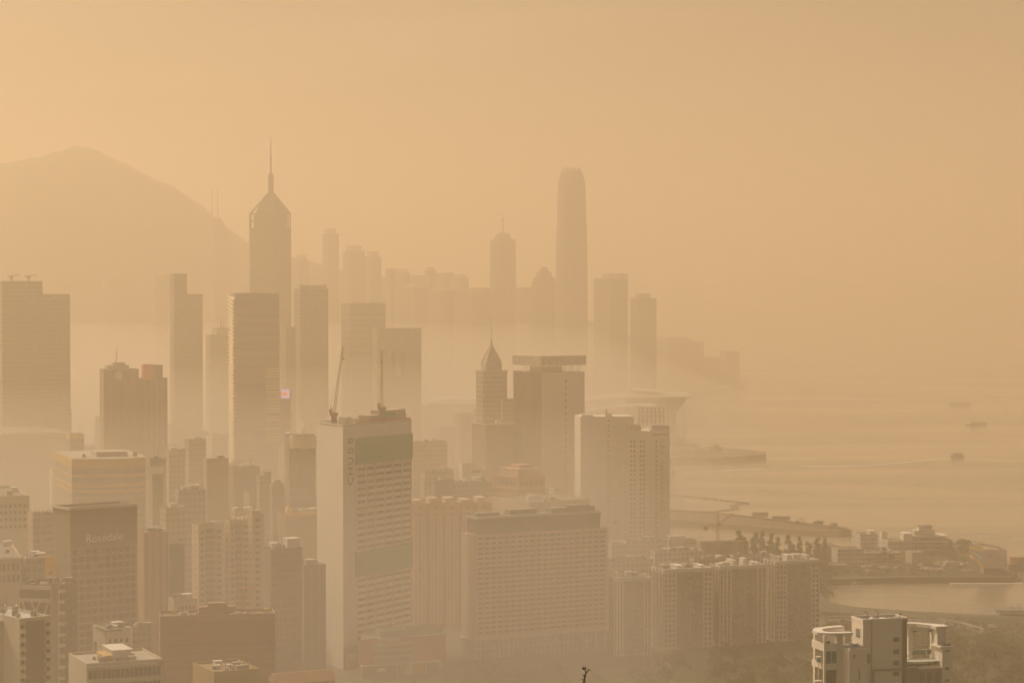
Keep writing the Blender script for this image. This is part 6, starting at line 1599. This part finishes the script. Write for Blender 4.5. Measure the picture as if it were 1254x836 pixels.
scatter(10, 1000, 1110, 1640, 1700, 'tree between the club houses', 'trees between the club houses', .5, .75, 6)
scatter(12, 1012, 1175, 1580, 1600, 'dark shrubby tree along the peninsula bank', 'bank trees on the peninsula', .4, .55, 5)
scatter(8, 826, 884, 2700, 2780, 'tree on the wooded mound behind the pier sheds', 'trees on the pier mound', .9, 1.3, 7)
for px, top, dd in ((905, 648, 1590), (912, 655, 1600), (898, 660, 1585), (924, 646, 1600), (933, 652, 1610), (944, 650, 1615), (952, 656, 1610), (966, 655, 1600), (979, 660, 1610), (990, 661, 1600), (1001, 657, 1620), (1010, 660, 1615), (938, 664, 1590), (972, 666, 1590)):
    p = P(px, top, dd); plant(protoT, p.x, dd, 4, (p.z - 4) / 15.2, 'tall dark feathery tree in the row at the water behind the flats', 'feathery trees at the water')
scatter(18, 893, 1012, 1500, 1590, 'rounded tree beneath the tall feathery row behind the flats', 'rounded trees behind the flats', .7, 1.05, 6)
# low undergrowth between the trees
ug = MB(); r = random.Random(5)
for _ in range(1600):
    dd = r.uniform(960, 1374); px = r.uniform(985, 1290)
    if _ % 3 == 0: dd = r.uniform(1010, 1200); px = r.uniform(560, 1000)
    if _ % 4 == 2: dd = r.uniform(1225, 1358); px = r.uniform(1000, 1280)
    if _ % 5 == 1: dd = r.uniform(1576, 1750); px = r.uniform(825, 1185)
    x = ux(px, 800) * dd; R_ = r.uniform(1.6, 3.4); z_ = gz(x, dd)
    if dd > 1500: R_ *= .8
    if dd < 1500 and P(px, tree_line(max(990, px)), dd).z < z_ + R_ * 1.3: R_ *= .5
    if px > 1000 and 1360 < dd < 1500: continue
    for _k in range(30):
        v = Vector((r.gauss(0, 1), r.gauss(0, 1), abs(r.gauss(0, .6)))).normalized(); p = Vector((x, dd, z_)) + Vector((v.x * R_, v.y * R_, v.z * R_ * .9)); e = r.uniform(.3, .6)
        nn = (v + Vector((r.uniform(-.6, .6), r.uniform(-.6, .6), r.uniform(0, .8)))).normalized(); a_ = nn.orthogonal().normalized(); b_ = nn.cross(a_)
        ug.add([p - a_ * e, p - b_ * e * .7, p + a_ * e, p + b_ * e * .7], [(0, 1, 2, 3)])
tag(ug.build('undergrowth', m_lf), kind='stuff', label='low bushes filling the ground between the park trees')
# dry plant in front of the camera
dd = 30; base = P(715, 900, dd); t = thing('dry_plant', 'tip of a dry twig with withered seed heads poking up at the bottom edge', 'plant', (base.x, dd, 178))
q = lambda px, py: (P(px, py, dd) - Vector((base.x, dd, 178)))
st = MB().beam((0.2, 0, -4), q(714, 850), .05, .04).beam(q(714, 850), q(715.5, 832), .04, .03).beam(q(715.5, 832), q(717.5, 823), .024, .018).beam(q(717.5, 823), q(716.5, 818), .016, .012).beam(q(716, 829), q(713, 824.5), .012, .008).beam(q(717.5, 823), q(720.5, 820), .012, .008)
st.build('stem', paint((.36, .25, .13), .9, .4), t)
for px, py, r in ((715.5, 818, .02), (714, 817.3, .014), (721, 819.8, .014), (718, 823.3, .012), (716.3, 827, .013), (713, 831.5, .011)):
    c = q(px, py); s_ = MB()
    for i in range(5): s_.beam(c, c + Vector((rnd.uniform(-1, 1), rnd.uniform(-1, 1), rnd.uniform(-.6, 1))) * r * 1.6, r * 1.2, r * .4)
    s_.build('seed_head', paint((.22, .14, .07), .9, .4), t)

# ------------------------------------------------------------------ filler roofs between the named buildings
FM = [CLADP, CLADC, CLADG, CLADB, CLADW, TOWER_C]
k = 0
for dd, px0, px1, ylo, yhi, n in ((2150, 60, 600, 500, 560, 20), (1760, 60, 600, 545, 600, 20), (1420, 60, 420, 590, 650, 14), (1180, 130, 360, 680, 740, 7), (1580, 590, 740, 590, 650, 6)):
    for i in range(n):
        pl = px0 + (px1 - px0) * (i + rnd.uniform(0, .5)) / n; wd = rnd.uniform(14, 30)
        b_ = Bld('apartment_block', 'one of many similar hazy roofs filling the gaps between the named city towers', 'apartment block', pl, pl + wd * .3, pl + wd, rnd.uniform(ylo, yhi), dd + rnd.uniform(-90, 90), rnd.uniform(22, 34), group='hazy filler roofs').body(rnd.choice(FM))
        b_.clutter(rnd.randint(1, 4), .8); k += 1
print('objects', len(bpy.data.objects))
